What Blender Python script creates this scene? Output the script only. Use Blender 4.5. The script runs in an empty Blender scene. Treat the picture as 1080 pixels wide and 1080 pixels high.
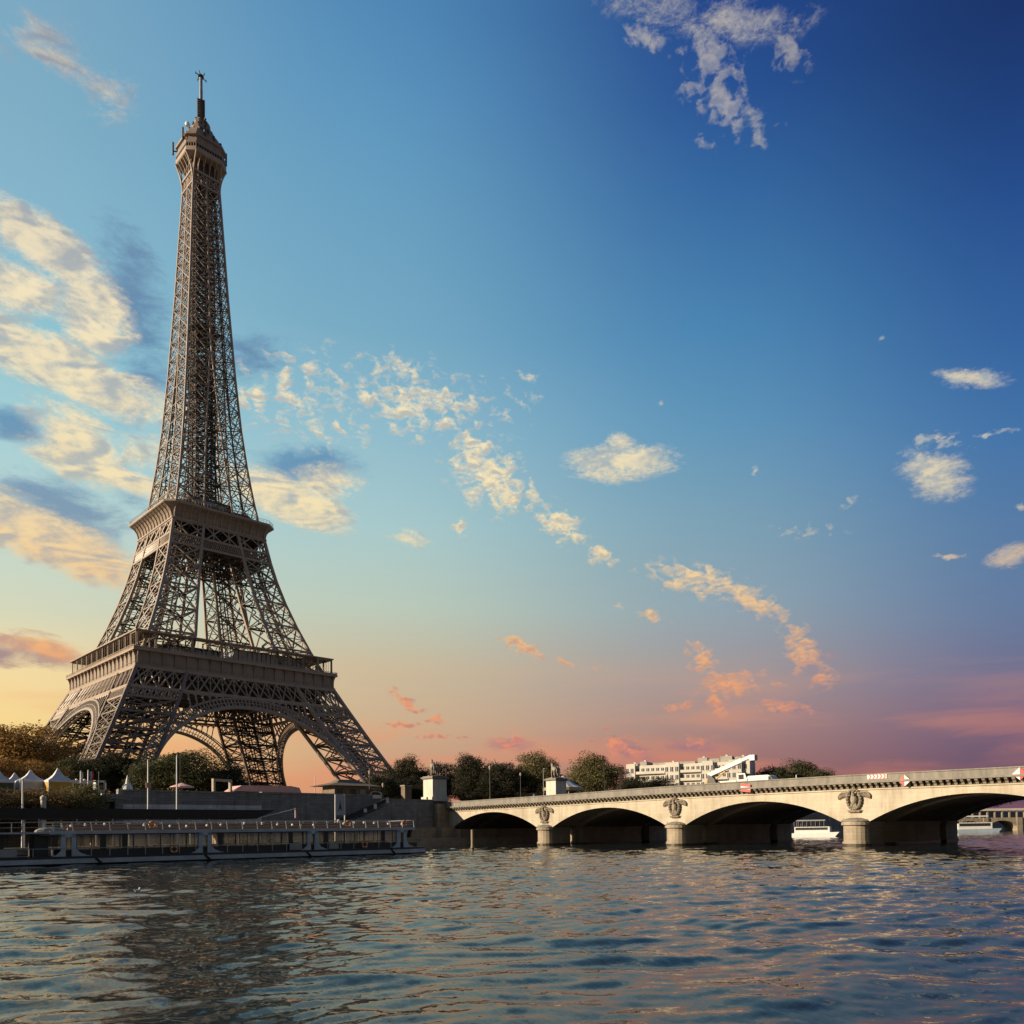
import bpy, math, random
import numpy as np
from mathutils import Vector, Matrix
R = math.radians
scene = bpy.context.scene
col = scene.collection
random.seed(7)

# ------------------------------------------------------------------ camera
CAM = Vector((-128.596, -316.016, 2.874))
YAW, PITCH, ROLL = 0.80751, 0.028035, -0.014762
cd = bpy.data.cameras.new('camera'); cam = bpy.data.objects.new('camera', cd); col.objects.link(cam)
fw = Vector((math.sin(YAW)*math.cos(PITCH), math.cos(YAW)*math.cos(PITCH), math.sin(PITCH)))
r0 = Vector((math.cos(YAW), -math.sin(YAW), 0)); u0 = r0.cross(fw)
rr = math.cos(ROLL)*r0 + math.sin(ROLL)*u0
uu = -math.sin(ROLL)*r0 + math.cos(ROLL)*u0
cam.matrix_world = Matrix(((rr.x, uu.x, -fw.x, CAM.x), (rr.y, uu.y, -fw.y, CAM.y), (rr.z, uu.z, -fw.z, CAM.z), (0, 0, 0, 1)))
cd.sensor_width = 36.0; cd.lens = 862.79/1080*36
cd.shift_x = -0.0554; cd.shift_y = 0.2883
cd.clip_start = 0.5; cd.clip_end = 9000
scene.camera = cam

# ------------------------------------------------------------------ exposure
vs = scene.view_settings
vs.view_transform = 'Standard'; vs.look = 'None'; vs.exposure = 0.5; vs.gamma = 1.0
try: vs.use_curve_mapping = False
except Exception: pass

# ------------------------------------------------------------------ sun
SUN_AZ = R(-64.0)      # compass angle from +Y towards +X: the sun stands out along -X
SUN_EL = R(17.0)
sd = Vector((math.sin(SUN_AZ)*math.cos(SUN_EL), math.cos(SUN_AZ)*math.cos(SUN_EL), math.sin(SUN_EL)))
sl = bpy.data.lights.new('sun', 'SUN'); sl.energy = 5.0; sl.angle = R(0.5); sl.color = (1.0, 0.80, 0.56)
sun = bpy.data.objects.new('sun', sl); col.objects.link(sun)
sun.rotation_euler = sd.to_track_quat('Z', 'Y').to_euler()
sun.location = (-300, -100, 200)

# ------------------------------------------------------------------ sky
def lin(c):
    return tuple((v/255/12.92 if v/255 <= 0.04045 else ((v/255+0.055)/1.055)**2.4) for v in c)

SKY = {   # compass angle of the column of sky: (elevation, colour)
 11.4: [(0,(232,172,100)),(3.5,(255,206,120)),(6.8,(255,220,146)),(10,(250,224,166)),(13.2,(218,220,190)),(17.8,(196,220,212)),(22.7,(170,212,218)),(27.3,(150,202,214)),(33.6,(138,186,208)),(37.4,(130,178,202)),(41,(127,173,199)),(75,(60,115,165))],
 33.4: [(0,(198,126,98)),(3.8,(210,154,120)),(7.6,(210,178,142)),(11.4,(206,190,158)),(15.2,(192,206,188)),(20.5,(172,206,208)),(26.1,(148,192,208)),(31.3,(122,174,200)),(38.1,(106,162,196)),(42,(94,152,194)),(45.6,(82,140,186)),(75,(30,70,130))],
 57.2: [(0,(135,84,90)),(3.5,(158,102,98)),(7.4,(172,136,130)),(11.2,(162,154,156)),(15,(146,167,178)),(20.4,(126,164,184)),(26,(98,152,188)),(31.2,(76,136,182)),(38,(54,106,164)),(42,(40,84,150)),(45.6,(32,70,140)),(75,(12,35,85))],
 76.0: [(0,(78,54,86)),(2.8,(94,68,98)),(6.3,(110,86,118)),(9.7,(108,108,142)),(13.1,(97,121,158)),(18,(84,122,166)),(23.1,(64,114,170)),(27.9,(50,98,160)),(34.4,(34,76,142)),(38.3,(26,60,122)),(41.7,(22,50,106)),(75,(10,24,62))],
}
CLOUD_LARGE=[(13.7,31.8,3.41,1.24,167,1.25),(16.1,29.4,2.09,1.86,129,1.25),(14.2,26.4,6.29,1.3,169,1.38),(12.2,29.7,2.66,1.18,-179,1.12),(15.4,22.8,2.82,1.3,155,1.25),(16.6,21.4,3.65,0.91,170,1.12),(13.5,17.4,5.23,1.4,163,1.38),(27.2,21.5,4.01,1.16,164,1.38),(29.9,22.6,2.18,1.0,-173,1.0),(13.5,11.2,2.33,0.66,172,1.12),(11.8,32.7,1.84,0.48,-170,0.7),(50.3,24.3,3.61,1.01,-180,1.0),(50.4,25.5,1.06,0.56,163,0.8),(14.1,39.7,3.09,1.36,-179,0.42),(16.6,39.1,2.04,1.1,-167,0.4),(35.0,19.6,1.66,0.6,174,0.5),(56.6,45.1,7.3,0.89,172,0.5),(18.7,22.7,3.22,1.01,-169,0.6),(5.1,26.3,4.61,1.35,171,1.1),(4.4,17.8,4.66,1.43,169,1.1),(6.3,11.0,3.51,0.7,178,0.9),(70.8,21.6,2.11,1.27,149,0.85),(73.0,26.3,2.2,0.48,167,0.7),(75.0,16.1,1.3,0.68,-163,0.75)]
CLOUD_DARK=[(17.9,30.3,3.65,2.31,104,1),(12.3,22.9,2.16,0.99,180,1.1),(14.2,18.8,4.16,1.83,167,1.1),(28.7,23.3,3.67,1.31,-176,1.2),(18.2,20.3,1.51,0.66,170,0.8),(25.2,29.0,2.4,1.53,-165,0.7),(13.5,10.7,2.58,0.77,177,1),(18.7,26.7,2.62,1.96,61,0.9),(14.7,22.5,1.94,1.0,-175,0.8),(11.4,10.5,1.81,0.74,-173,0.9),(42.4,6.0,1.72,0.59,180,0.9),(51.0,5.3,2.12,0.66,154,0.9),(55.3,5.6,2.08,0.52,173,1.0),(58.4,15.5,2.91,0.73,153,0.55),(63.3,11.4,1.57,1.5,129,0.5),(62.0,7.8,1.86,0.44,177,0.6)]
CLOUD_PUFF=[(36.0,27.6,7.11,2.13,178,0.78),(28.4,27.7,4.02,2.52,-168,0.62),(29.7,25.8,3.73,1.58,-173,0.6),(34.8,29.4,3.2,1.14,178,0.7),(40.9,23.7,3.24,2.06,152,1.05),(40.0,25.4,2.37,0.89,174,0.9),(42.6,22.3,2.39,1.17,173,0.95),(46.0,20.7,2.2,1.23,151,1),(48.8,18.8,1.2,0.79,163,0.95),(39.0,20.5,0.79,0.59,-175,0.8),(25.4,26.8,2.09,1.72,70,0.65),(44.0,29.5,1.35,0.47,-180,0.5),(43.7,28.2,1.08,0.64,-179,0.5),(43.2,12.7,2.1,0.71,153,0.95),(46.4,11.6,1.33,0.32,165,0.6),(35.2,8.8,1.65,0.52,145,0.85),(34.5,7.4,1.53,0.39,178,0.9),(37.1,7.9,1.3,0.52,171,0.85),(37.2,6.6,1.95,0.33,177,0.8),(55.5,16.8,3.94,1.09,167,1.05),(59.0,15.3,2.84,0.91,150,1),(61.2,13.8,1.15,0.6,147,0.8),(52.5,14.5,1.19,0.5,159,0.9),(62.4,11.8,2.15,1.21,123,1),(63.7,10.0,1.01,0.96,122,0.95),(55.7,11.6,1.56,1.02,130,1),(57.5,9.8,2.56,1.03,-173,1),(56.4,8.7,1.56,0.64,119,0.9),(54.0,8.4,1.18,0.45,178,0.9),(56.9,8.1,1.03,0.52,177,0.9),(61.0,8.1,2.13,0.57,172,0.95),(60.4,9.6,0.88,0.32,176,0.7),(48.1,11.2,1.07,0.32,179,0.6),(49.8,5.9,2.12,0.99,154,0.9),(42.4,6.2,1.59,0.59,180,0.9),(55.3,6.0,1.69,0.52,-177,0.8),(49.8,15.3,0.67,0.31,178,0.6),(52.7,44.6,2.2,0.48,166,0.95),(57.2,43.5,2.43,1.03,152,1.0),(58.1,41.5,2.83,1.02,153,1.05),(56.3,42.3,1.83,0.76,167,0.85),(62.5,43.1,1.5,0.99,154,1),(56.4,40.2,0.92,0.46,152,0.7),(60.3,39.9,0.78,0.62,162,0.7),(61.9,40.2,0.64,0.39,168,0.6),(59.8,44.3,3.9,0.83,172,0.6),(71.7,22.9,1.67,0.41,169,0.6),(70.9,21.5,1.64,0.91,149,0.9),(72.9,26.4,1.65,0.38,167,0.85),(74.8,16.0,1.0,0.51,-163,0.85),(70.9,23.5,1.41,0.43,-177,0.8),(74.2,23.1,1.47,0.2,176,0.8),(71.8,16.6,0.99,0.22,171,1),(67.8,29.3,0.5,0.29,-147,0.6),(59.6,23.2,0.47,0.3,-154,0.7),(53.2,27.7,0.44,0.22,-163,0.6),(65.9,20.6,1.08,0.44,171,0.45),(62.9,19.3,2.48,0.69,174,0.4),(75.6,18.8,0.42,0.31,159,0.7)]

world = bpy.data.worlds.new('World'); scene.world = world; world.use_nodes = True
nt = world.node_tree; nt.nodes.clear()
def N(t, **k):
    n = nt.nodes.new(t)
    for a, v in k.items(): setattr(n, a, v)
    return n
def L(a, b): nt.links.new(a, b)
def M(op, a, b=None, c=None, clamp=False):
    n = N('ShaderNodeMath', operation=op); n.use_clamp = clamp
    for i, v in enumerate((a, b, c)):
        if v is None: continue
        if isinstance(v, (int, float)): n.inputs[i].default_value = v
        else: L(v, n.inputs[i])
    return n.outputs[0]
def mixc(f, a, b, mode='MIX'):
    n = N('ShaderNodeMix', data_type='RGBA', blend_type=mode)
    for i, v in ((0, f), (6, a), (7, b)):
        if isinstance(v, (int, float)): n.inputs[i].default_value = v
        elif isinstance(v, tuple): n.inputs[i].default_value = (*v, 1)
        else: L(v, n.inputs[i])
    return n.outputs[2]
def smooth(v, a, b):
    n = N('ShaderNodeMapRange', interpolation_type='SMOOTHSTEP')
    L(v, n.inputs[0]); n.inputs[1].default_value = a; n.inputs[2].default_value = b
    return n.outputs[0]
def ramp(v, stops):
    n = N('ShaderNodeValToRGB'); e = n.color_ramp.elements
    while len(e) > 1: e.remove(e[-1])
    for i, (p, c) in enumerate(stops):
        x = e[0] if i == 0 else e.new(p)
        x.position = p; x.color = (*c, 1)
    L(v, n.inputs[0]); return n.outputs[0]
tc = N('ShaderNodeTexCoord')
sep = N('ShaderNodeSeparateXYZ'); L(tc.outputs['Generated'], sep.inputs[0])
el = M('MULTIPLY', M('ARCSINE', M('MINIMUM', M('MAXIMUM', sep.outputs[2], -0.999), 0.999)), 180/math.pi)
azr = M('MULTIPLY', M('ARCTAN2', sep.outputs[0], sep.outputs[1]), 180/math.pi)
# fold the compass circle about the sun's bearing, so that the sky is whole on every side
d0 = M('ADD', azr, 86.0)
d1 = M('SUBTRACT', 180.0, M('ABSOLUTE', M('SUBTRACT', 180.0, M('ABSOLUTE', d0))))   # 0..180 from the sun's bearing
fold = M('SUBTRACT', d1, 86.0)                                                     # equals the bearing on the river side
el01 = M('DIVIDE', M('MAXIMUM', el, 0.0), 90.0)
keys = sorted(SKY); cols = [ramp(el01, [(e/90, lin(c)) for e, c in SKY[k]]) for k in keys]
skyc = cols[0]
for i in range(1, 4):
    skyc = mixc(smooth(fold, keys[i-1]-2, keys[i]+2), skyc, cols[i])
# clouds, laid out by bearing and elevation
pos = N('ShaderNodeCombineXYZ'); L(azr, pos.inputs[0]); L(el, pos.inputs[1])
def noise(vec, scale, detail=6, rough=0.55, dist=0.0, loc=(0, 0, 0), rot=0, sc=(1, 1, 1)):
    m = N('ShaderNodeMapping'); L(vec, m.inputs[0])
    m.inputs[1].default_value = loc; m.inputs[2].default_value = (0, 0, R(rot)); m.inputs[3].default_value = sc
    n = N('ShaderNodeTexNoise'); L(m.outputs[0], n.inputs['Vector'])
    n.inputs['Scale'].default_value = scale; n.inputs['Detail'].default_value = detail
    n.inputs['Roughness'].default_value = rough; n.inputs['Distortion'].default_value = dist
    return n.outputs[0]
def field(tab, k=1.0):
    acc = None
    for (a, e, rx, ry, rot, amp) in tab:
        m = N('ShaderNodeMapping', vector_type='TEXTURE'); L(pos.outputs[0], m.inputs[0])
        m.inputs[1].default_value = (a, e, 0); m.inputs[2].default_value = (0, 0, R(rot)); m.inputs[3].default_value = (rx*k, ry*k, 1)
        g = N('ShaderNodeTexGradient', gradient_type='SPHERICAL'); L(m.outputs[0], g.inputs[0])
        v = M('MULTIPLY', g.outputs[1], amp)
        acc = v if acc is None else M('MAXIMUM', acc, v)
    return acc
P = pos.outputs[0]
nL = noise(P, 0.30, 10, 0.66, 0.6, rot=-25, sc=(.85, 2.4, 1))
nLs = noise(P, 0.30, 2.5, 0.6, 0.6, rot=-25, sc=(.85, 2.4, 1)); nL2 = noise(P, 0.30, 2.5, 0.6, 0.6, loc=(0.35, -0.5, 0), rot=-25, sc=(.85, 2.4, 1))
nF = noise(P, 2.2, 8, 0.7, 0.2, rot=-25, sc=(1, 1.8, 1))
nP = noise(P, 1.12, 6, 0.52, 0.35, sc=(1, 1.6, 1))
nPs = noise(P, 1.12, 2, 0.52, 0.35, sc=(1, 1.6, 1)); nP2 = noise(P, 1.12, 2, 0.52, 0.35, loc=(0.15, -0.45, 0), sc=(1, 1.6, 1))
fL = field(CLOUD_LARGE, 1.45); fD = field(CLOUD_DARK, 1.35); fP = field(CLOUD_PUFF, 1.4)
dD = smooth(M('ADD', M('MULTIPLY', fD, 0.9), M('ADD', M('MULTIPLY', M('SUBTRACT', nL, 0.5), 1.5), M('MULTIPLY', M('SUBTRACT', nF, 0.5), 0.35))), 0.08, 0.80)
dL = smooth(M('ADD', M('MULTIPLY', fL, 0.9), M('ADD', M('MULTIPLY', M('SUBTRACT', nL, 0.5), 1.7), M('MULTIPLY', M('SUBTRACT', nF, 0.5), 0.55))), 0.06, 0.64)
dP = smooth(M('ADD', M('MULTIPLY', fP, 0.9), M('ADD', M('MULTIPLY', M('SUBTRACT', nP, 0.5), 2.3), M('MULTIPLY', M('SUBTRACT', nF, 0.5), 0.5))), 0.26, 0.86)
dP = M('MULTIPLY', dP, smooth(fP, 0.02, 0.22)); dL = M('MULTIPLY', dL, smooth(fL, 0.0, 0.2)); dD = M('MULTIPLY', dD, smooth(fD, 0.0, 0.2))
litcol = ramp(el01, [(0, lin((222,128,104))), (5/90, lin((240,142,104))), (9/90, lin((244,162,108))), (14/90, lin((250,196,128))), (20/90, lin((255,232,180))), (30/90, lin((255,236,194))), (40/90, lin((205,196,180)))])
shadecol = ramp(el01, [(0, lin((108,88,122))), (5/90, lin((118,100,134))), (10/90, lin((165,132,134))), (16/90, lin((138,156,175))), (24/90, lin((100,148,184))), (40/90, lin((108,124,158)))])
farther = smooth(fold, 40, 80)
litcol = mixc(M('MULTIPLY', farther, 0.30), litcol, skyc)
shL = smooth(M('ADD', M('SUBTRACT', nL2, nLs), M('MULTIPLY', M('SUBTRACT', nF, 0.5), 0.30)), -0.16, 0.12)
shP = smooth(M('ADD', M('SUBTRACT', nP2, nPs), M('MULTIPLY', M('SUBTRACT', nF, 0.5), 0.35)), -0.22, 0.12)
c1 = mixc(M('MULTIPLY', dD, 0.92), skyc, shadecol)
cL = mixc(M('ADD', M('MULTIPLY', shL, 0.62), 0.38), shadecol, litcol)
c2 = mixc(M('MULTIPLY', dL, 0.92), c1, cL)
cP = mixc(M('ADD', M('MULTIPLY', shP, 0.55), 0.45), shadecol, litcol)
c3 = mixc(M('MULTIPLY', dP, M('SUBTRACT', 1.0, M('MULTIPLY', smooth(el, 33, 42), 0.35))), c2, cP)
# faint banks of warm air low over the roofs
band = M('MULTIPLY', smooth(noise(P, 0.12, 5, 0.5, 0.4, loc=(3, 1, 0), rot=4, sc=(0.5, 3.2, 1)), 0.42, 0.66), M('MULTIPLY', smooth(el, 13, 5), smooth(el, -1, 2)))
c4 = mixc(M('MULTIPLY', band, 0.45), c3, litcol)
# unseen sky behind the camera and overhead, darkened to cut fill light
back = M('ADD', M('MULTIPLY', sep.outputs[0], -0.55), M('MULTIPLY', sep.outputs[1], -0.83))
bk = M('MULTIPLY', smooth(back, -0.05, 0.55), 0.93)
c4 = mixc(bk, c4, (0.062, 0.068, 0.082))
c4 = mixc(M('MULTIPLY', smooth(el, 50, 75), 0.6), c4, (0.03, 0.06, 0.13))
nish = N('ShaderNodeTexSky', sky_type='NISHITA'); nish.sun_disc = False
nish.sun_elevation = SUN_EL; nish.sun_rotation = SUN_AZ
bg1 = N('ShaderNodeBackground'); bg1.inputs[1].default_value = 0.05; L(nish.outputs[0], bg1.inputs[0])
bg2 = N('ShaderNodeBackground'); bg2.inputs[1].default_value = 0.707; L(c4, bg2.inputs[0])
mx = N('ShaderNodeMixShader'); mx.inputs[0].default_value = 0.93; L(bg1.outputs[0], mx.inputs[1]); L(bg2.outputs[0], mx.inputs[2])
out = N('ShaderNodeOutputWorld'); L(mx.outputs[0], out.inputs[0])
world.cycles.sampling_method = 'MANUAL'; world.cycles.sample_map_resolution = 512

# ------------------------------------------------------------------ materials
def mat(name, c, rough=0.7, metal=0.0, var=0.25, vscale=0.6, c2=None, bump=0.0, bscale=6.0, streak=False, emit=None, coat=0.0, spec=0.5):
    m = bpy.data.materials.new(name); m.use_nodes = True; t = m.node_tree; b = t.nodes['Principled BSDF']
    b.inputs['Roughness'].default_value = rough; b.inputs['Metallic'].default_value = metal
    b.inputs['Specular IOR Level'].default_value = spec
    tcn = t.nodes.new('ShaderNodeTexCoord'); mp = t.nodes.new('ShaderNodeMapping'); t.links.new(tcn.outputs['Object'], mp.inputs[0])
    mp.inputs[3].default_value = (1, 1, 0.22) if streak else (1, 1, 1)
    no = t.nodes.new('ShaderNodeTexNoise'); t.links.new(mp.outputs[0], no.inputs['Vector'])
    no.inputs['Scale'].default_value = vscale; no.inputs['Detail'].default_value = 7; no.inputs['Roughness'].default_value = 0.62
    mr = t.nodes.new('ShaderNodeMapRange'); t.links.new(no.outputs[0], mr.inputs[0]); mr.inputs[1].default_value = 0.32; mr.inputs[2].default_value = 0.68
    mixn = t.nodes.new('ShaderNodeMix'); mixn.data_type = 'RGBA'
    cc = c2 if c2 else tuple(v*(1-var) for v in c)
    mixn.inputs[6].default_value = (*cc, 1); mixn.inputs[7].default_value = (*c, 1)
    t.links.new(mr.outputs[0], mixn.inputs[0]); t.links.new(mixn.outputs[2], b.inputs['Base Color'])
    if bump:
        n2 = t.nodes.new('ShaderNodeTexNoise'); t.links.new(tcn.outputs['Object'], n2.inputs['Vector']); n2.inputs['Scale'].default_value = bscale; n2.inputs['Detail'].default_value = 5
        bp = t.nodes.new('ShaderNodeBump'); bp.inputs['Strength'].default_value = bump; bp.inputs['Distance'].default_value = 0.05
        t.links.new(n2.outputs[0], bp.inputs['Height']); t.links.new(bp.outputs[0], b.inputs['Normal'])
    if coat: b.inputs['Coat Weight'].default_value = coat
    return m
def blocks(name, c1, c2, mortar, w, h, axis='XZ', rough=0.85, stain=0.5, stainc=(0.05, 0.045, 0.04), mort=0.012):
    """stone laid in courses, with streaks of dirt"""
    m = bpy.data.materials.new(name); m.use_nodes = True; t = m.node_tree; b = t.nodes['Principled BSDF']
    b.inputs['Roughness'].default_value = rough
    g = t.nodes.new('ShaderNodeTexCoord'); s = t.nodes.new('ShaderNodeSeparateXYZ'); t.links.new(g.outputs['Object'], s.inputs[0])
    cb = t.nodes.new('ShaderNodeCombineXYZ')
    ad = t.nodes.new('ShaderNodeMath'); ad.operation = 'ADD'; t.links.new(s.outputs[0], ad.inputs[0]); t.links.new(s.outputs[1], ad.inputs[1])
    t.links.new({'X': s.outputs[0], 'Y': s.outputs[1], 'B': ad.outputs[0]}[axis[0]], cb.inputs[0]); t.links.new(s.outputs[2], cb.inputs[1])
    br = t.nodes.new('ShaderNodeTexBrick'); t.links.new(cb.outputs[0], br.inputs[0])
    br.inputs['Color1'].default_value = (*c1, 1); br.inputs['Color2'].default_value = (*c2, 1); br.inputs['Mortar'].default_value = (*mortar, 1)
    br.inputs['Scale'].default_value = 1.0; br.inputs['Mortar Size'].default_value = mort; br.inputs['Brick Width'].default_value = w; br.inputs['Row Height'].default_value = h
    br.inputs['Bias'].default_value = -0.2
    mp = t.nodes.new('ShaderNodeMapping'); mp.inputs[3].default_value = (1, 1, 0.16); t.links.new(g.outputs['Object'], mp.inputs[0])
    no = t.nodes.new('ShaderNodeTexNoise'); no.inputs['Scale'].default_value = 0.9; no.inputs['Detail'].default_value = 9; no.inputs['Roughness'].default_value = 0.68; t.links.new(mp.outputs[0], no.inputs['Vector'])
    mr = t.nodes.new('ShaderNodeMapRange'); mr.inputs[1].default_value = 0.48; mr.inputs[2].default_value = 0.78; mr.inputs[4].default_value = stain; t.links.new(no.outputs[0], mr.inputs[0])
    mx = t.nodes.new('ShaderNodeMix'); mx.data_type = 'RGBA'; t.links.new(mr.outputs[0], mx.inputs[0]); t.links.new(br.outputs[0], mx.inputs[6]); mx.inputs[7].default_value = (*stainc, 1)
    n3 = t.nodes.new('ShaderNodeTexNoise'); n3.inputs['Scale'].default_value = 0.25; n3.inputs['Detail'].default_value = 6; t.links.new(g.outputs['Object'], n3.inputs['Vector'])
    m3 = t.nodes.new('ShaderNodeMix'); m3.data_type = 'RGBA'; m3.blend_type = 'MULTIPLY'; m3.inputs[0].default_value = 0.6
    t.links.new(mx.outputs[2], m3.inputs[6]); 
    cr = t.nodes.new('ShaderNodeMapRange'); cr.inputs[1].default_value = 0.3; cr.inputs[2].default_value = 0.7; cr.inputs[3].default_value = 0.65; cr.inputs[4].default_value = 1.1; t.links.new(n3.outputs[0], cr.inputs[0])
    cc = t.nodes.new('ShaderNodeCombineColor'); [t.links.new(cr.outputs[0], cc.inputs[i]) for i in range(3)]
    t.links.new(cc.outputs[0], m3.inputs[7]); t.links.new(m3.outputs[2], b.inputs['Base Color'])
    bp = t.nodes.new('ShaderNodeBump'); bp.inputs['Strength'].default_value = 0.5; bp.inputs['Distance'].default_value = 0.03
    t.links.new(no.outputs[0], bp.inputs['Height']); t.links.new(bp.outputs[0], b.inputs['Normal'])
    return m
def glassmat(name, tint, refl=0.3, rough=0.03):
    m = bpy.data.materials.new(name); m.use_nodes = True; t = m.node_tree; t.nodes.clear()
    o = t.nodes.new('ShaderNodeOutputMaterial'); tr = t.nodes.new('ShaderNodeBsdfTransparent'); gl = t.nodes.new('ShaderNodeBsdfGlossy')
    tr.inputs[0].default_value = (*tint, 1); gl.inputs['Roughness'].default_value = rough; gl.inputs[0].default_value = (0.9, 0.9, 0.9, 1)
    lw = t.nodes.new('ShaderNodeLayerWeight'); lw.inputs[0].default_value = 0.25
    mu = t.nodes.new('ShaderNodeMath'); mu.operation = 'MULTIPLY_ADD'; mu.inputs[1].default_value = 0.8; mu.inputs[2].default_value = refl*0.25; mu.use_clamp = True
    t.links.new(lw.outputs[0], mu.inputs[0])
    mx = t.nodes.new('ShaderNodeMixShader'); t.links.new(mu.outputs[0], mx.inputs[0]); t.links.new(tr.outputs[0], mx.inputs[1]); t.links.new(gl.outputs[0], mx.inputs[2]); t.links.new(mx.outputs[0], o.inputs[0])
    return m
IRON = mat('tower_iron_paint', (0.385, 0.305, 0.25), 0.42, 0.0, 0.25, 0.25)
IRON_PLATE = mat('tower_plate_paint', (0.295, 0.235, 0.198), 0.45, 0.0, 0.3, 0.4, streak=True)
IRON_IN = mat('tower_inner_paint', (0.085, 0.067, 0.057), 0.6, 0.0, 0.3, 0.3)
FLOOR_DK = mat('tower_deck', (0.09, 0.075, 0.065), 0.8)
GLASS_T = mat('tower_pavilion_glass', (0.30, 0.34, 0.38), 0.08, 0.6, 0.2, 0.8)
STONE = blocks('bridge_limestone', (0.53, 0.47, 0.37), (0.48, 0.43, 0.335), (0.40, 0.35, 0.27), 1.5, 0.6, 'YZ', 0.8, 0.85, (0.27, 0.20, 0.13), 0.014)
STONE_GREY = mat('parapet_stone', (0.27, 0.25, 0.22), 0.85, 0, 0.5, 1.2, c2=(0.16, 0.15, 0.135), bump=0.5, streak=True)
STONE_SHADE = mat('painted_shade_stone', (0.05, 0.04, 0.032), 0.9, 0, 0.5, 2.0)  # near-black colour standing in for shade under the cornice
STONE_DK = mat('weathered_corbel_stone', (0.36, 0.315, 0.245), 0.85, 0, 0.5, 1.5)
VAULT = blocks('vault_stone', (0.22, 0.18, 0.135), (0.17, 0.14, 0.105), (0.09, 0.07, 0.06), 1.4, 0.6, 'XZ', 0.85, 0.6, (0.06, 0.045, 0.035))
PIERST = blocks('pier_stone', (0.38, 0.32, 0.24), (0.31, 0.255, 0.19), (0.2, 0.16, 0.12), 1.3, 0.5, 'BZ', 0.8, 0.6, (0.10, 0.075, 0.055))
QUAYST = blocks('quay_wall_stone', (0.30, 0.29, 0.285), (0.21, 0.205, 0.20), (0.11, 0.105, 0.10), 1.4, 0.48, 'XZ', 0.9, 0.7, (0.045, 0.043, 0.042), 0.02)
PAVING = mat('quay_paving', (0.42, 0.37, 0.30), 0.9, 0, 0.35, 0.5)
GROUND = mat('esplanade_gravel', (0.20, 0.18, 0.14), 0.95, 0, 0.4, 0.08)
ASPHALT = mat('asphalt', (0.055, 0.055, 0.057), 0.9, 0, 0.3, 0.5)
WHITE = mat('white_paint', (0.70, 0.69, 0.67), 0.5, 0, 0.1, 1.5)
WHITEST = mat('pale_pedestal_stone', (0.66, 0.62, 0.54), 0.75, 0, 0.3, 0.8, streak=True)
STATUE = mat('statue_stone', (0.34, 0.29, 0.23), 0.85, 0, 0.5, 2.5, bump=0.6)
RED = mat('red_paint', (0.62, 0.03, 0.03), 0.45, 0, 0.1)
DKMET = mat('dark_metal', (0.035, 0.035, 0.038), 0.45, 0.3, 0.2)
GRMET = mat('grey_metal', (0.30, 0.32, 0.34), 0.4, 0.5, 0.2)
BLACK = mat('near_black', (0.018, 0.017, 0.017), 0.7, 0, 0.2)
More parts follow.
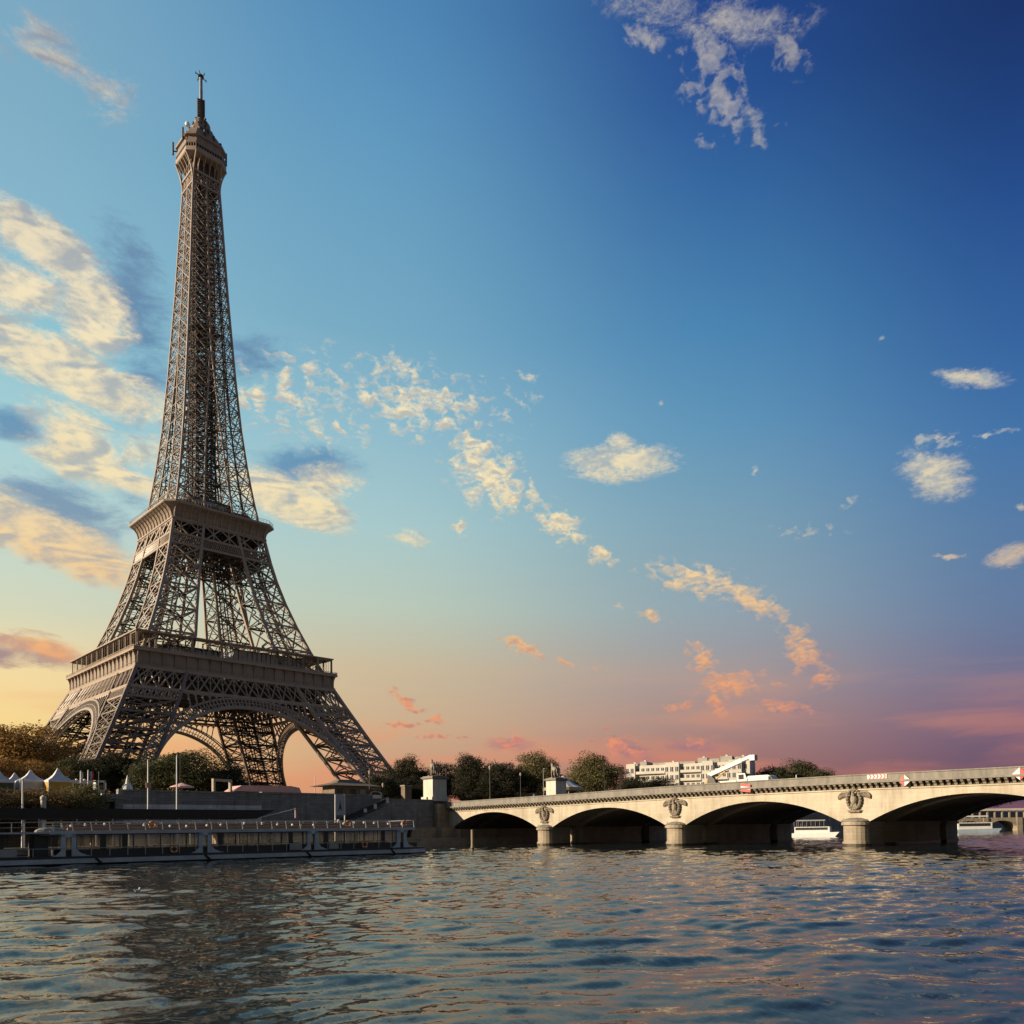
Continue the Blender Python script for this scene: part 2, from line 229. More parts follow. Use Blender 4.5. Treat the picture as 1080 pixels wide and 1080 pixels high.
# ------------------------------------------------------------------ helpers
class MB:
    """collects solids, then links them as one mesh object"""
    def __init__(s): s.v = []; s.f = []; s.m = []; s.mi = 0
    def add(s, vs_, fs):
        n = len(s.v); s.v += [tuple(p) for p in vs_]; s.f += [tuple(i+n for i in f) for f in fs]; s.m += [s.mi]*len(fs); return s
    def box(s, x0, x1, y0, y1, z0, z1):
        return s.add([(x0,y0,z0),(x1,y0,z0),(x1,y1,z0),(x0,y1,z0),(x0,y0,z1),(x1,y0,z1),(x1,y1,z1),(x0,y1,z1)],
                     [(0,3,2,1),(4,5,6,7),(0,1,5,4),(1,2,6,5),(2,3,7,6),(3,0,4,7)])
    def bar(s, a, b, w, h=None, up=(0, 0, 1)):
        a = Vector(a); b = Vector(b); d = b-a
        if d.length < 1e-6: return s
        d.normalize(); h = h or w; up = Vector(up)
        if abs(d.dot(up)) > 0.98: up = Vector((0, 1, 0)) if abs(d.y) < 0.9 else Vector((1, 0, 0))
        x = d.cross(up).normalized()*(w/2); y = x.cross(d).normalized()*(h/2)
        return s.add([a-x-y, a+x-y, a+x+y, a-x+y, b-x-y, b+x-y, b+x+y, b-x+y],
                     [(0,3,2,1),(4,5,6,7),(0,1,5,4),(1,2,6,5),(2,3,7,6),(3,0,4,7)])
    def tube(s, pts, r, n=8, cap=True):
        pts = [Vector(p) for p in pts]; rs = r if isinstance(r, (list, tuple)) else [r]*len(pts)
        rings = []; prev = None
        for i, p in enumerate(pts):
            t = (pts[min(i+1, len(pts)-1)]-pts[max(i-1, 0)]).normalized()
            if prev is None:
                ref = Vector((0, 0, 1)) if abs(t.z) < 0.9 else Vector((1, 0, 0)); x = t.cross(ref).normalized()
            else: x = (prev - t*prev.dot(t)).normalized()
            prev = x; y = t.cross(x)
            rings.append([p+(x*math.cos(k*2*math.pi/n)+y*math.sin(k*2*math.pi/n))*rs[i] for k in range(n)])
        vs_ = [q for r_ in rings for q in r_]; fs = []
        for i in range(len(rings)-1):
            for k in range(n):
                fs.append((i*n+k, i*n+(k+1) % n, (i+1)*n+(k+1) % n, (i+1)*n+k))
        if cap: fs.append(tuple(range(n))[::-1]); fs.append(tuple(range(len(vs_)-n, len(vs_))))
        return s.add(vs_, fs)
    def lathe(s, prof, c=(0, 0, 0), n=16, a0=0.0, sx=1, sy=1):
        vs_ = []; fs = []
        for (r_, z) in prof:
            for k in range(n):
                a = a0+k*2*math.pi/n; vs_.append((c[0]+r_*math.cos(a)*sx, c[1]+r_*math.sin(a)*sy, c[2]+z))
        for i in range(len(prof)-1):
            for k in range(n): fs.append((i*n+k, i*n+(k+1) % n, (i+1)*n+(k+1) % n, (i+1)*n+k))
        fs.append(tuple(range(n))[::-1]); fs.append(tuple(range(len(vs_)-n, len(vs_))))
        return s.add(vs_, fs)
    def prism(s, poly, axis, lo, hi):
        """poly: 2D outline; axis: the axis it is pushed along"""
        def P3(p, t):
            return {'x': (t, p[0], p[1]), 'y': (p[0], t, p[1]), 'z': (p[0], p[1], t)}[axis]
        n = len(poly); vs_ = [P3(p, lo) for p in poly]+[P3(p, hi) for p in poly]
        fs = [tuple(range(n)), tuple(range(n, 2*n))[::-1]]+[(k, (k+1) % n, (k+1) % n+n, k+n) for k in range(n)]
        return s.add(vs_, fs)
    def sphere(s, c, r, n=12, m=8, sc=(1, 1, 1)):
        prof = [(max(1e-4, math.sin(math.pi*i/m)), -math.cos(math.pi*i/m)) for i in range(m+1)]
        vs_ = []; fs = []
        for (r_, z) in prof:
            for k in range(n): vs_.append((c[0]+r*r_*math.cos(k*2*math.pi/n)*sc[0], c[1]+r*r_*math.sin(k*2*math.pi/n)*sc[1], c[2]+r*z*sc[2]))
        for i in range(m):
            for k in range(n): fs.append((i*n+k, i*n+(k+1) % n, (i+1)*n+(k+1) % n, (i+1)*n+k))
        return s.add(vs_, fs)
    def xform(s, mtx, start=0):
        s.v = s.v[:start]+[tuple(mtx @ Vector(p)) for p in s.v[start:]]; return s
    def shift(s, d): s.v = [(p[0]+d[0], p[1]+d[1], p[2]+d[2]) for p in s.v]; return s
    def build(s, name, material, parent=None, smooth=False, fix=True):
        me = bpy.data.meshes.new(name); me.from_pydata(s.v, [], s.f)
        for mm in (material if isinstance(material, (list, tuple)) else [material]): me.materials.append(mm)
        if max(s.m, default=0): me.polygons.foreach_set('material_index', s.m)
        if fix:
            import bmesh
            b = bmesh.new(); b.from_mesh(me); bmesh.ops.recalc_face_normals(b, faces=b.faces); b.to_mesh(me); b.free()
        if smooth: me.polygons.foreach_set('use_smooth', [True]*len(me.polygons))
        me.update()
        o = bpy.data.objects.new(name, me); col.objects.link(o)
        if parent: o.parent = parent
        return o
def tag(o, label=None, cat=None, group=None, kind=None):
    if label: o['label'] = label
    if cat: o['category'] = cat
    if group: o['group'] = group
    if kind: o['kind'] = kind
    return o
def thing(name, label, cat, loc=(0, 0, 0), rz=0.0, group=None):
    o = bpy.data.objects.new(name, None); col.objects.link(o); o.empty_display_size = 0.5
    o.location = loc; o.rotation_euler = (0, 0, rz)
    return tag(o, label, cat, group)
def copy_tree(o, parent=None):
    c = o.copy(); col.objects.link(c)
    if parent: c.parent = parent
    for ch in list(o.children): copy_tree(ch, c)
    return c
def again(o, label, loc, rz=0.0):
    c = copy_tree(o); c.location = loc; c.rotation_euler = (0, 0, rz); c['label'] = label; return c
def link_copy(o, rz):
    c = o.copy(); col.objects.link(c); c.rotation_euler = (0, 0, rz); return c

# ------------------------------------------------------------------ ground, banks, river
GZ = 9.6
g = MB(); g.box(-3000, 3000, -171.6, 4500, 2.0, GZ); tag(g.build('ground', GROUND), kind='structure')
q = MB(); q.box(-3000, 3000, -180, -171.5, -3, 1.6)
tag(q.build('lower_quay_path', PAVING), kind='structure')
g = MB(); g.box(-3000, 3000, -900, -332, -3, 2.2); tag(g.build('near_bank_ground', PAVING), kind='structure')

def water_mesh():
    def axis(lo, hi, c, s0, g):                     # cells grow away from c
        out = [c]; x = c
        while x < hi: x += s0+g*abs(x-c); out.append(min(x, hi))
        x = c; left = []
        while x > lo: x -= s0+g*abs(x-c); left.append(max(x, lo))
        return np.array(left[::-1]+out)
    x0, x1, y0, y1 = -175.0, 110.0, -318.0, -181.5
    ax = axis(x0, x1, -118.0, 0.12, 0.0058); ay = axis(y0, y1, -305.0, 0.11, 0.0042)
    nx, ny = len(ax), len(ay); X, Y = np.meshgrid(ax, ay)
    gx = np.gradient(ax); gy = np.gradient(ay); SP = np.maximum(*np.meshgrid(gx, gy))
    rng = np.random.RandomState(4); Z = np.zeros_like(X)
    XW = X+0.7*np.sin(Y*0.21+1)+0.35*np.sin(Y*0.63+X*0.2); YW = Y+0.7*np.sin(X*0.17+2)+0.35*np.sin(X*0.51-Y*0.3)
    for i in range(60):
        lam = 0.5*(1.085**i) if i < 34 else rng.uniform(1.0, 5.0)
        k = 2*math.pi/lam; th = math.atan2(0.69, 0.72)+rng.normal(0, 0.72)
        ph = rng.uniform(0, 6.28); a = 0.0072*lam**0.50
        arg = k*(XW*math.cos(th)+YW*math.sin(th))+ph
        grp = 0.5+0.5*np.sin(X*rng.uniform(.05, .3)+Y*rng.uniform(-.3, .3)+rng.uniform(0, 6))
        Z += a*grp*np.clip(lam/(2.2*SP)-.6, 0, 1)*(np.sin(arg) + 0.28*np.sin(2*arg+1.3))
    ed = np.minimum.reduce([X-x0, x1-X, Y-y0+3, y1-Y]); Z *= np.clip(ed/6, 0, 1)
    vs_ = np.stack([X, Y, Z], -1).reshape(-1, 3)
    idx = np.arange(nx*ny).reshape(ny, nx)
    f = np.stack([idx[:-1, :-1], idx[:-1, 1:], idx[1:, 1:], idx[1:, :-1]], -1).reshape(-1, 4)
    b = len(vs_); B = 3000.0
    ex = [(-B, -340, 0), (B, -340, 0), (B, -179.9, 0), (-B, -179.9, 0), (x0, y0, 0), (x1, y0, 0), (x1, y1, 0), (x0, y1, 0)]
    ef = [(b, b+1, b+5, b+4), (b+1, b+2, b+6, b+5), (b+2, b+3, b+7, b+6), (b+3, b, b+4, b+7)]
    me = bpy.data.meshes.new('river'); me.from_pydata([tuple(p) for p in vs_.tolist()]+ex, [], [tuple(q_) for q_ in f.tolist()]+ef)
    me.polygons.foreach_set('use_smooth', [True]*len(me.polygons)); me.update()
    return me
wm = bpy.data.materials.new('river_water'); wm.use_nodes = True; t = wm.node_tree; b = t.nodes['Principled BSDF']
b.inputs['Base Color'].default_value = (0.016, 0.024, 0.028, 1); b.inputs['Roughness'].default_value = 0.06; b.inputs['IOR'].default_value = 1.40
gc = t.nodes.new('ShaderNodeTexCoord')
def wn(scale, sc, rot, det, loc=(0, 0, 0), dist=0.4):
    mp = t.nodes.new('ShaderNodeMapping'); t.links.new(gc.outputs['Object'], mp.inputs[0]); mp.inputs[1].default_value = loc
    mp.inputs[2].default_value = (0, 0, R(rot)); mp.inputs[3].default_value = sc
    n = t.nodes.new('ShaderNodeTexNoise'); n.inputs['Scale'].default_value = scale; n.inputs['Detail'].default_value = det; n.inputs['Distortion'].default_value = dist
    n.inputs['Roughness'].default_value = 0.55
    t.links.new(mp.outputs[0], n.inputs['Vector']); return n.outputs[0]
def wm2(op, a, b_):
    n = t.nodes.new('ShaderNodeMath'); n.operation = op
    for i, v in enumerate((a, b_)):
        if isinstance(v, (int, float)): n.inputs[i].default_value = v
        else: t.links.new(v, n.inputs[i])
    return n.outputs[0]
# wave slopes are set as normals, so that far water is ruffled as much as near water
geo = t.nodes.new('ShaderNodeNewGeometry')
def wnc(scale, sc, rot, det, loc, amp, dist=0.5):
    mp = t.nodes.new('ShaderNodeMapping'); t.links.new(gc.outputs['Object'], mp.inputs[0]); mp.inputs[1].default_value = loc
    mp.inputs[2].default_value = (0, 0, R(rot)); mp.inputs[3].default_value = sc
    n = t.nodes.new('ShaderNodeTexNoise'); n.inputs['Scale'].default_value = scale; n.inputs['Detail'].default_value = det; n.inputs['Distortion'].default_value = dist
    t.links.new(mp.outputs[0], n.inputs['Vector'])
    v = t.nodes.new('ShaderNodeVectorMath'); v.operation = 'SUBTRACT'; t.links.new(n.outputs['Color'], v.inputs[0]); v.inputs[1].default_value = (.5, .5, .5)
    m_ = t.nodes.new('ShaderNodeVectorMath'); m_.operation = 'MULTIPLY'; t.links.new(v.outputs[0], m_.inputs[0]); m_.inputs[1].default_value = (amp, amp, 0)
    return m_.outputs[0]
def vadd(a, b_):
    v = t.nodes.new('ShaderNodeVectorMath'); v.operation = 'ADD'; t.links.new(a, v.inputs[0]); t.links.new(b_, v.inputs[1]); return v.outputs[0]
sl_ = vadd(vadd(wnc(0.28, (1, .45, 1), 44, 3, (0, 0, 0), 0.05), wnc(1.1, (1, .55, 1), 38, 4, (5, 2, 0), 0.12)), vadd(wnc(4.2, (1, .6, 1), 30, 3, (9, 7, 0), 0.17), wnc(13.0, (1, .7, 1), 50, 2, (3, 7, 0), 0.09)))
patch = wn(0.03, (1, .5, 1), 44, 4, (4, 2, 0))
pr_ = t.nodes.new('ShaderNodeMapRange'); pr_.inputs[1].default_value = 0.35; pr_.inputs[2].default_value = 0.65; pr_.inputs[3].default_value = 0.55; pr_.inputs[4].default_value = 1.25; t.links.new(patch, pr_.inputs[0])
vs2 = t.nodes.new('ShaderNodeVectorMath'); vs2.operation = 'SCALE'; t.links.new(sl_, vs2.inputs[0]); t.links.new(pr_.outputs[0], vs2.inputs['Scale'])
vn2 = t.nodes.new('ShaderNodeVectorMath'); vn2.operation = 'NORMALIZE'; t.links.new(vadd(vs2.outputs[0], geo.outputs['Normal']), vn2.inputs[0]); t.links.new(vn2.outputs[0], b.inputs['Normal'])
river = bpy.data.objects.new('river_water', water_mesh()); col.objects.link(river); river.data.materials.append(wm); tag(river, kind='structure')

# ------------------------------------------------------------------ the iron tower
TB = 9.6
tower = thing('lattice_tower', 'tall brown iron lattice tower on four splayed legs with an antenna on top', 'tower', (0, 0, TB))
ZZ = [9.6, 26.6, 36.4, 53.4, 63, 72.4, 84, 95.7, 106, 115.5, 121.4, 125, 142, 159, 180.5, 211, 232, 252, 264]
HH = [60, 50.8, 45.7, 37.3, 32.9, 29.0, 24.6, 20.9, 18.6, 16.9, 15.5, 14.8, 12.4, 10.6, 9.0, 7.15, 6.1, 5.05, 4.6]
IH = [(9.6, 43.6), (31, 32.6), (48, 23.7), (57, 19.8), (63, 17.2), (72, 14.2), (94, 9.9), (115.5, 6.3), (124, 5.2), (160, 2.4), (190, 0.0), (264, 0.0)]
def ho(z): return float(np.interp(z, ZZ, HH))
def hi_(z): return float(np.interp(z, [a for a, _ in IH], [b_ for _, b_ in IH]))
def tbuild(mb, name, m, rz=0.0, parent=None, **k):
    mb.shift((0, 0, -TB)); o = mb.build(name, m, parent or tower, **k)
    o.rotation_euler = (0, 0, rz); return o
def four(o):
    for k in (1, 2, 3):
        c = o.copy(); col.objects.link(c); c.rotation_euler = (0, 0, k*math.pi/2); c.parent = o.parent
        for ch in o.children:
            d_ = ch.copy(); col.objects.link(d_); d_.parent = c
def panel(mb, A0, B0, A1, B1, wd, wh, sub=True, mid=False):
    """A0,B0 low ends, A1,B1 high ends: one braced bay"""
    A0, B0, A1, B1 = map(Vector, (A0, B0, A1, B1)); n_ = (B0-A0).cross(A1-A0)
    mb.bar(A0, B1, wd, wd, n_); mb.bar(B0, A1, wd, wd, n_); mb.bar(A1, B1, wh, wh, n_)
    if sub:
        mA = (A0+A1)/2; mB = (B0+B1)/2; cc_ = (A0+B1)/2
        mb.bar(mA, mB, wd*0.55, wd*0.55, n_)
        mb.bar((A0+B0)/2, mA, wd*0.5); mb.bar((A0+B0)/2, mB, wd*0.5); mb.bar((A1+B1)/2, mA, wd*0.5); mb.bar((A1+B1)/2, mB, wd*0.5)
    if mid: mb.bar((A0+B0)/2, (A1+B1)/2, wd*0.8)
def leg_mesh(nodes, cw, wd, wh, sub=True, mid=False, rails=True, skip=999):
    mb = MB(); F = [lambda z: (ho(z), -ho(z)), lambda z: (hi_(z), -ho(z)), lambda z: (hi_(z), -hi_(z)), lambda z: (ho(z), -hi_(z))]
    P = lambda k, z: Vector((*F[k % 4](z), z))
    for k in range(4):
        for z0, z1 in zip(nodes, nodes[1:]):
            mb.bar(P(k, z0), P(k, z1), cw, cw, (1, 0, 0))
    inn = MB()
    for z0, z1 in zip(nodes, nodes[1:]):
        for k in range(4):
            outer = k in (0, 3)
            if outer and z0 >= skip: continue
            panel(mb if outer else inn, P(k, z0), P(k+1, z0), P(k, z1), P(k+1, z1), wd if outer else wd*.8, wh, sub and outer, mid and outer)
        inn.bar(P(0, z1), P(2, z1), wd*0.8); inn.bar(P(1, z1), P(3, z1), wd*0.8)
        # girders through the inside of the leg
        c0 = (P(0, z0)+P(2, z0))/2; c1_ = (P(0, z1)+P(2, z1))/2
        for k in (0, 2): inn.bar((P(k, z0)+P(k+1, z0))/2, c1_, wd*0.7)
    if rails:
        n = int((nodes[-1]-nodes[0])/1.9)
        for (u, v) in ((0.28, 0.30), (0.28, 0.55), (0.62, 0.30), (0.62, 0.55)):
            last = None
            for i in range(n+1):
                z = nodes[0]+(nodes[-1]-nodes[0])*i/n
                a, b_, c_ = P(0, z), P(1, z), P(3, z); p = a+(b_-a)*u+(c_-a)*v
                if last is not None: inn.bar(last, p, 0.34, 0.5)
                last = p
        for i in range(n+1):
            z = nodes[0]+(nodes[-1]-nodes[0])*i/n; a, b_, c_ = P(0, z), P(1, z), P(3, z)
            g_ = lambda u, v: a+(b_-a)*u+(c_-a)*v
            inn.bar(g_(.28, .30), g_(.62, .30), 0.16); inn.bar(g_(.28, .55), g_(.62, .55), 0.16)
            if i % 2: inn.bar(g_(.28, .30), g_(.28, .55), 0.2); inn.bar(g_(.62, .30), g_(.62, .55), 0.2)
            if i % 2 and i < n:                                   # stair flights
                zz2 = z+(nodes[-1]-nodes[0])/n; a2, b2, c2_ = P(0, zz2), P(1, zz2), P(3, zz2)
                inn.bar(g_(.72, .7), a2+(b2-a2)*.9+(c2_-a2)*.7, 0.2, 0.4)
                inn.bar(a2+(b2-a2)*.9+(c2_-a2)*.72, P(0, min(nodes[-1], zz2+1.9))+(P(1, min(nodes[-1], zz2+1.9))-P(0, min(nodes[-1], zz2+1.9)))*.72+(P(3, min(nodes[-1], zz2+1.9))-P(0, min(nodes[-1], zz2+1.9)))*.72, 0.2, 0.4)
    return mb, inn
# lower legs with their masonry feet
lo_nodes = [9.6, 15, 20.5, 26, 31.2, 36.4, 42, 47.2, 50.7, 57.4, 63]
mb, inn = leg_mesh(lo_nodes, 1.05, 0.42, 0.55, True, True, skip=47.0)
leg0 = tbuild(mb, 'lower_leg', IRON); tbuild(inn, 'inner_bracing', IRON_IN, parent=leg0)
for (x, y) in ((60, -60), (43.6, -60), (60, -43.6), (43.6, -43.6)):
    ft = MB(); ft.prism([(x-3.2, y-3.2), (x+3.2, y-3.2), (x+3.2, y+3.2), (x-3.2, y+3.2)], 'z', 9.4, 12.2)
    ft.v = [(p[0]*(0.985 if p[2] > 11 else 1), p[1]*(0.985 if p[2] > 11 else 1), p[2]) for p in ft.v]
    tbuild(ft, 'masonry_foot', QUAYST, parent=leg0); four(leg0)
# upper legs
mb, inn = leg_mesh([63, 72.5, 82, 91, 99.5, 106.8, 110.6, 115.6, 121], 0.95, 0.42, 0.5, True, False, skip=106.0)
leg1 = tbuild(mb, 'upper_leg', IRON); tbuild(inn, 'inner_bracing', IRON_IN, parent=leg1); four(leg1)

# decorative arches, one on each side
def facep(x, z): return Vector((x, -ho(z)-0.15, z))
ar = MB(); Rin, Rout, zc = 40.1, 43.3, 6.9
N_ = 74; angs = [R(-64+128*i/N_) for i in range(N_+1)]
pin = []; pout = []
for a in angs:
    zi, xi = zc+Rin*math.cos(a), Rin*math.sin(a); zo, xo = zc+Rout*math.cos(a), Rout*math.sin(a)
    pin.append((xi, zi)); pout.append((xo, zo))
for dy in (0.0, 2.2):
    for i in range(N_):
        A, B = facep(*pin[i]), facep(*pin[i+1]); C_, D = facep(*pout[i]), facep(*pout[i+1])
        o_ = Vector((0, dy, 0)); n_ = (B-A).cross(C_-A)
        ar.bar(A+o_, B+o_, 1.0 if dy == 0 else .6, .55, n_)
        if dy == 0:
            ar.bar(C_, D, .55, .5, n_)
            m1 = A.lerp(C_, .52); m2 = B.lerp(D, .52)
            ar.bar(m1, m2, .22, .3, n_)
            ar.bar(A, C_, .30, .35, n_)
            if i % 2 == 0: ar.bar(A, m2, .14); ar.bar(B, m1, .14)
        else: ar.bar(C_+o_, D+o_, .4, .4, n_)
for i in range(0, N_+1, 2): ar.bar(facep(*pin[i]), facep(*pin[i])+Vector((0, 2.2, 0)), .3); 
for i in range(0, N_+1, 4): ar.bar(facep(*pout[i]), facep(*pout[i])+Vector((0, 2.2, 0)), .3)
# round-headed openings between arch and belt
for sgn in (-1, 1):
    x = 4.2
    while x < 21.5:
        zt = 50.2; zb = zc+math.sqrt(Rout**2-x*x)+.1
        if zt-zb > 0.5:
            ar.bar(facep(sgn*(x), zb-.3), facep(sgn*(x), zt), .42, .5)
            wv = 2.35; hh = min(wv/2, (zt-zb))
            for k in range(6):
                a0_, a1_ = math.pi*k/6, math.pi*(k+1)/6
                ar.bar(facep(sgn*(x+wv/2+math.cos(a0_)*wv/2), zt-hh+math.sin(a0_)*hh), facep(sgn*(x+wv/2+math.cos(a1_)*wv/2), zt-hh+math.sin(a1_)*hh), .32, .4)
        x += 2.35
arch0 = tbuild(ar, 'arch', IRON); four(arch0)

# belt trusses under the first platform
bt = MB()
hb = ho(57.4)
for z, w in ((50.7, .7), (57.6, .8), (47.2, .5)):
    H = ho(z)+.1
    if z == 47.2:
        i_ = hi_(z)
        for s in (-1, 1): bt.bar((s*i_, -H, z), (s*H, -H, z), w, w)
    else: bt.bar((-H, -H, z), (H, -H, z), w, .9)
nb = 18
for i in range(nb):
    s0, s1 = -1+2*i/nb, -1+2*(i+1)/nb
    a0_, a1_ = ho(50.7)+.05, ho(57.4)+.05
    p = lambda s, z: Vector((s*(ho(z)), -ho(z)-.05, z))
    bt.bar(p(s0, 50.7), p(s1, 57.4), .38); bt.bar(p(s1, 50.7), p(s0, 57.4), .38); bt.bar(p(s0, 50.7), p(s0, 57.4), .34)
    m_ = (s0+s1)/2
    for (u, v) in ((s0, m_), (m_, s1)):
        bt.bar(p(u, 57.4), p(v, 54.0), .16); bt.bar(p(v, 57.4), p(u, 54.0), .16)
for s in (-1, 1):
    H0, H1 = ho(47.2), ho(50.7); i0, i1 = hi_(47.2), hi_(50.7); n = 8
    for k in range(n):
        u0_, u1_ = k/n, (k+1)/n
        q0 = lambda u: Vector((s*(i0+(H0-i0)*u), -H0-.05, 47.2)); q1 = lambda u: Vector((s*(i1+(H1-i1)*u), -H1-.05, 50.7))
        bt.bar(q0(u0_), q1(u1_), .26); bt.bar(q0(u1_), q1(u0_), .26)
        um = (u0_+u1_)/2; bt.bar(q0(um), q1(u1_), .16); bt.bar(q0(um), q1(u0_), .16); bt.bar(q1(um), q0(u1_), .16); bt.bar(q1(um), q0(u0_), .16)
belt0 = tbuild(bt, 'belt_truss', IRON)
ib = MB()
for i in range(13):                                               # deep girders behind the belt
    x = -30+5*i
    ib.bar((x, -34, 56.8), (x, -12, 56.8), .5, 1.6); 
    ib.bar((x, -33, 51.2), (x+2.5, -24, 56.2), .35); ib.bar((x+2.5, -33, 51.2), (x, -24, 56.2), .35)
for y in (-30, -26, -21, -16.5, -12): ib.bar((-31, y, 56.4), (31, y, 56.4), .5, 1.8)
for y in (-30, -16.5): 
    ib.bar((-26, y, 50.9), (26, y, 50.9), .45, .7)
    for i in range(14):
        x = -26+52*i/14; ib.bar((x, y, 50.9), (x+52/28, y, 56.4), .28); ib.bar((x+52/28, y, 56.4), (x+52/14, y, 50.9), .28)
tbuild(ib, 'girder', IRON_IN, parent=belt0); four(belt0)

# first platform: frieze with consoles, deck, gallery
fr = MB(); HB = 35.3
fr.mi = 0
fr.add([(-HB, -HB, 58.2), (HB, -HB, 58.2), (HB, -HB, 63.0), (-HB, -HB, 63.0), (-HB+.6, -HB+.6, 58.2), (HB-.6, -HB+.6, 58.2), (HB-.6, -HB+.6, 63.0), (-HB+.6, -HB+.6, 63.0)],
       [(0, 1, 2, 3), (5, 4, 7, 6), (0, 4, 5, 1), (3, 2, 6, 7)])
fr.bar((-HB-.3, -HB-.2, 58.35), (HB+.3, -HB-.2, 58.35), .5, .55)
fr.bar((-HB+.2, -HB-.06, 59.5), (HB-.2, -HB-.06, 59.5), .14, .18)
for i in range(19):
    x = -HB+.5+(2*HB-1.0)*i/18
    fr.prism([(-HB-.02, 58.4), (-HB-.28, 58.7), (-HB-.32, 61.0), (-HB-.6, 62.0), (-HB-1.05, 62.9), (-HB-.02, 62.9)], 'x', x-.19, x+.19)
frieze = tbuild(fr, 'frieze', IRON_PLATE)
lp = MB(); HL = 36.4
lp.prism([(-HL, -HL), (HL, -HL), (HB-1, -HB+1), (-HB+1, -HB+1)], 'z', 62.95, 63.5)
lp.bar((-HL, -HL+.1, 64.5), (HL, -HL+.1, 64.5), .14, .14)
lp.prism([(-HL+.16, -HL+.16), (HL-.16, -HL+.16), (HL-.22, -HL+.22), (-HL+.22, -HL+.22)], 'z', 63.5, 64.2)
for i in range(73): lp.bar((-HL+.1+(2*HL-.2)*i/72, -HL+.1, 63.5), (-HL+.1+(2*HL-.2)*i/72, -HL+.1, 64.5), .07)
tbuild(lp, 'deck_edge', IRON, parent=frieze)
four(frieze)
gl = MB(); GR = 35.4
for i in range(13):
    gl = MB(); x = -GR+.6+(2*GR-1.2)*i/12
    for d_ in (-.28, .28): gl.bar((x+d_, -GR+.8, 63.5), (x+d_, -GR+.8, 69.7), .2)
    gl.bar((x-.28, -GR+.8, 69.5), (x+.28, -GR+.8, 69.5), .3); gl.bar((x, -GR+.8, 69.3), (x, -GR+6.5, 69.3), .25); gl.bar((x, -GR+6.5, 63.5), (x, -GR+6.5, 69.6), .35)
    gal = tbuild(gl, 'gallery_column', IRON)
    if i < 12: four(gal)
gl = MB(); gl.bar((-GR+.6, -GR+.9, 69.4), (GR-.6, -GR+.9, 69.4), .15)
for i in range(37):
    x = -GR+.6+(2*GR-1.2)*i/36; gl.bar((x, -GR+.9, 63.5), (x, -GR+.9, 69.6), .08)
gal = tbuild(gl, 'gallery_glazing_bars', IRON); four(gal)
rf = MB()
rf.add([(-GR, -GR, 69.55), (GR, -GR, 69.55), (GR-8.5, -GR+8.5, 70.6), (-GR+8.5, -GR+8.5, 70.6), (-GR, -GR, 69.95), (GR, -GR, 69.95), (GR-8.5, -GR+8.5, 71.1), (-GR+8.5, -GR+8.5, 71.1)],
       [(0, 1, 2, 3), (4, 5, 6, 7), (0, 1, 5, 4), (2, 3, 7, 6)])
rfo = tbuild(rf, 'gallery_roof', IRON); four(rfo)
dk = MB()
for (a, b_, c_, d_) in ((-34.5, 34.5, -34.5, -13), (-34.5, 34.5, 13, 34.5), (-34.5, -13, -13, 13), (13, 34.5, -13, 13)):
    dk.box(a, b_, c_, d_, 62.2, 63.3)
tbuild(dk, 'first_deck', FLOOR_DK)
pv = MB()                                                          # glass fronted halls between the legs
pv.prism([(-1.5, -30.6), (26, -30.6), (24, -24), (-1.5, -23)], 'z', 63.3, 69.0)
pav = tbuild(pv, 'pavilion', mat('pavilion_pale_glass', (.50, .52, .56), .25, 0, .25, .5))
pm = MB()
for i in range(17): pm.bar((-1.5+27.5*i/16, -30.75, 63.3), (-1.5+27.5*i/16, -30.75, 69.0), .16)
pm.bar((-1.5, -30.8, 64.6), (26, -30.8, 64.6), .2); pm.bar((-1.5, -30.8, 68.9), (26, -30.8, 68.9), .3)
tbuild(pm, 'window_frame', DKMET, parent=pav)
pv = MB(); pv.box(-24, -5, -28.5, -22, 63.3, 68.0); pv.box(-29, -23, -24, -2, 63.3, 68.4); pv.box(-29, -23, 4, 24, 63.3, 67.8); pv.box(-20, 20, 23, 29, 63.3, 68.6); pv.box(23, 29, -18, 20, 63.3, 68.6)
hal = tbuild(pv, 'restaurant_hall', IRON_IN)
for i in range(14): pm = MB(); pm.box(-23.6+1.35*i, -22.7+1.35*i, -28.62, -28.52, 64.2, 67.2); tbuild(pm, 'window', GLASS_T, parent=hal)
for i in range(16): pm = MB(); pm.box(-29.12, -29.02, -23.5+1.3*i, -22.6+1.3*i, 64.2, 67.2); tbuild(pm, 'window', GLASS_T, parent=hal)
for i in range(16): pm = MB(); pm.box(-29.12, -29.02, 4.4+1.2*i, 5.3+1.2*i, 64.2, 67.0); tbuild(pm, 'window', GLASS_T, parent=hal)


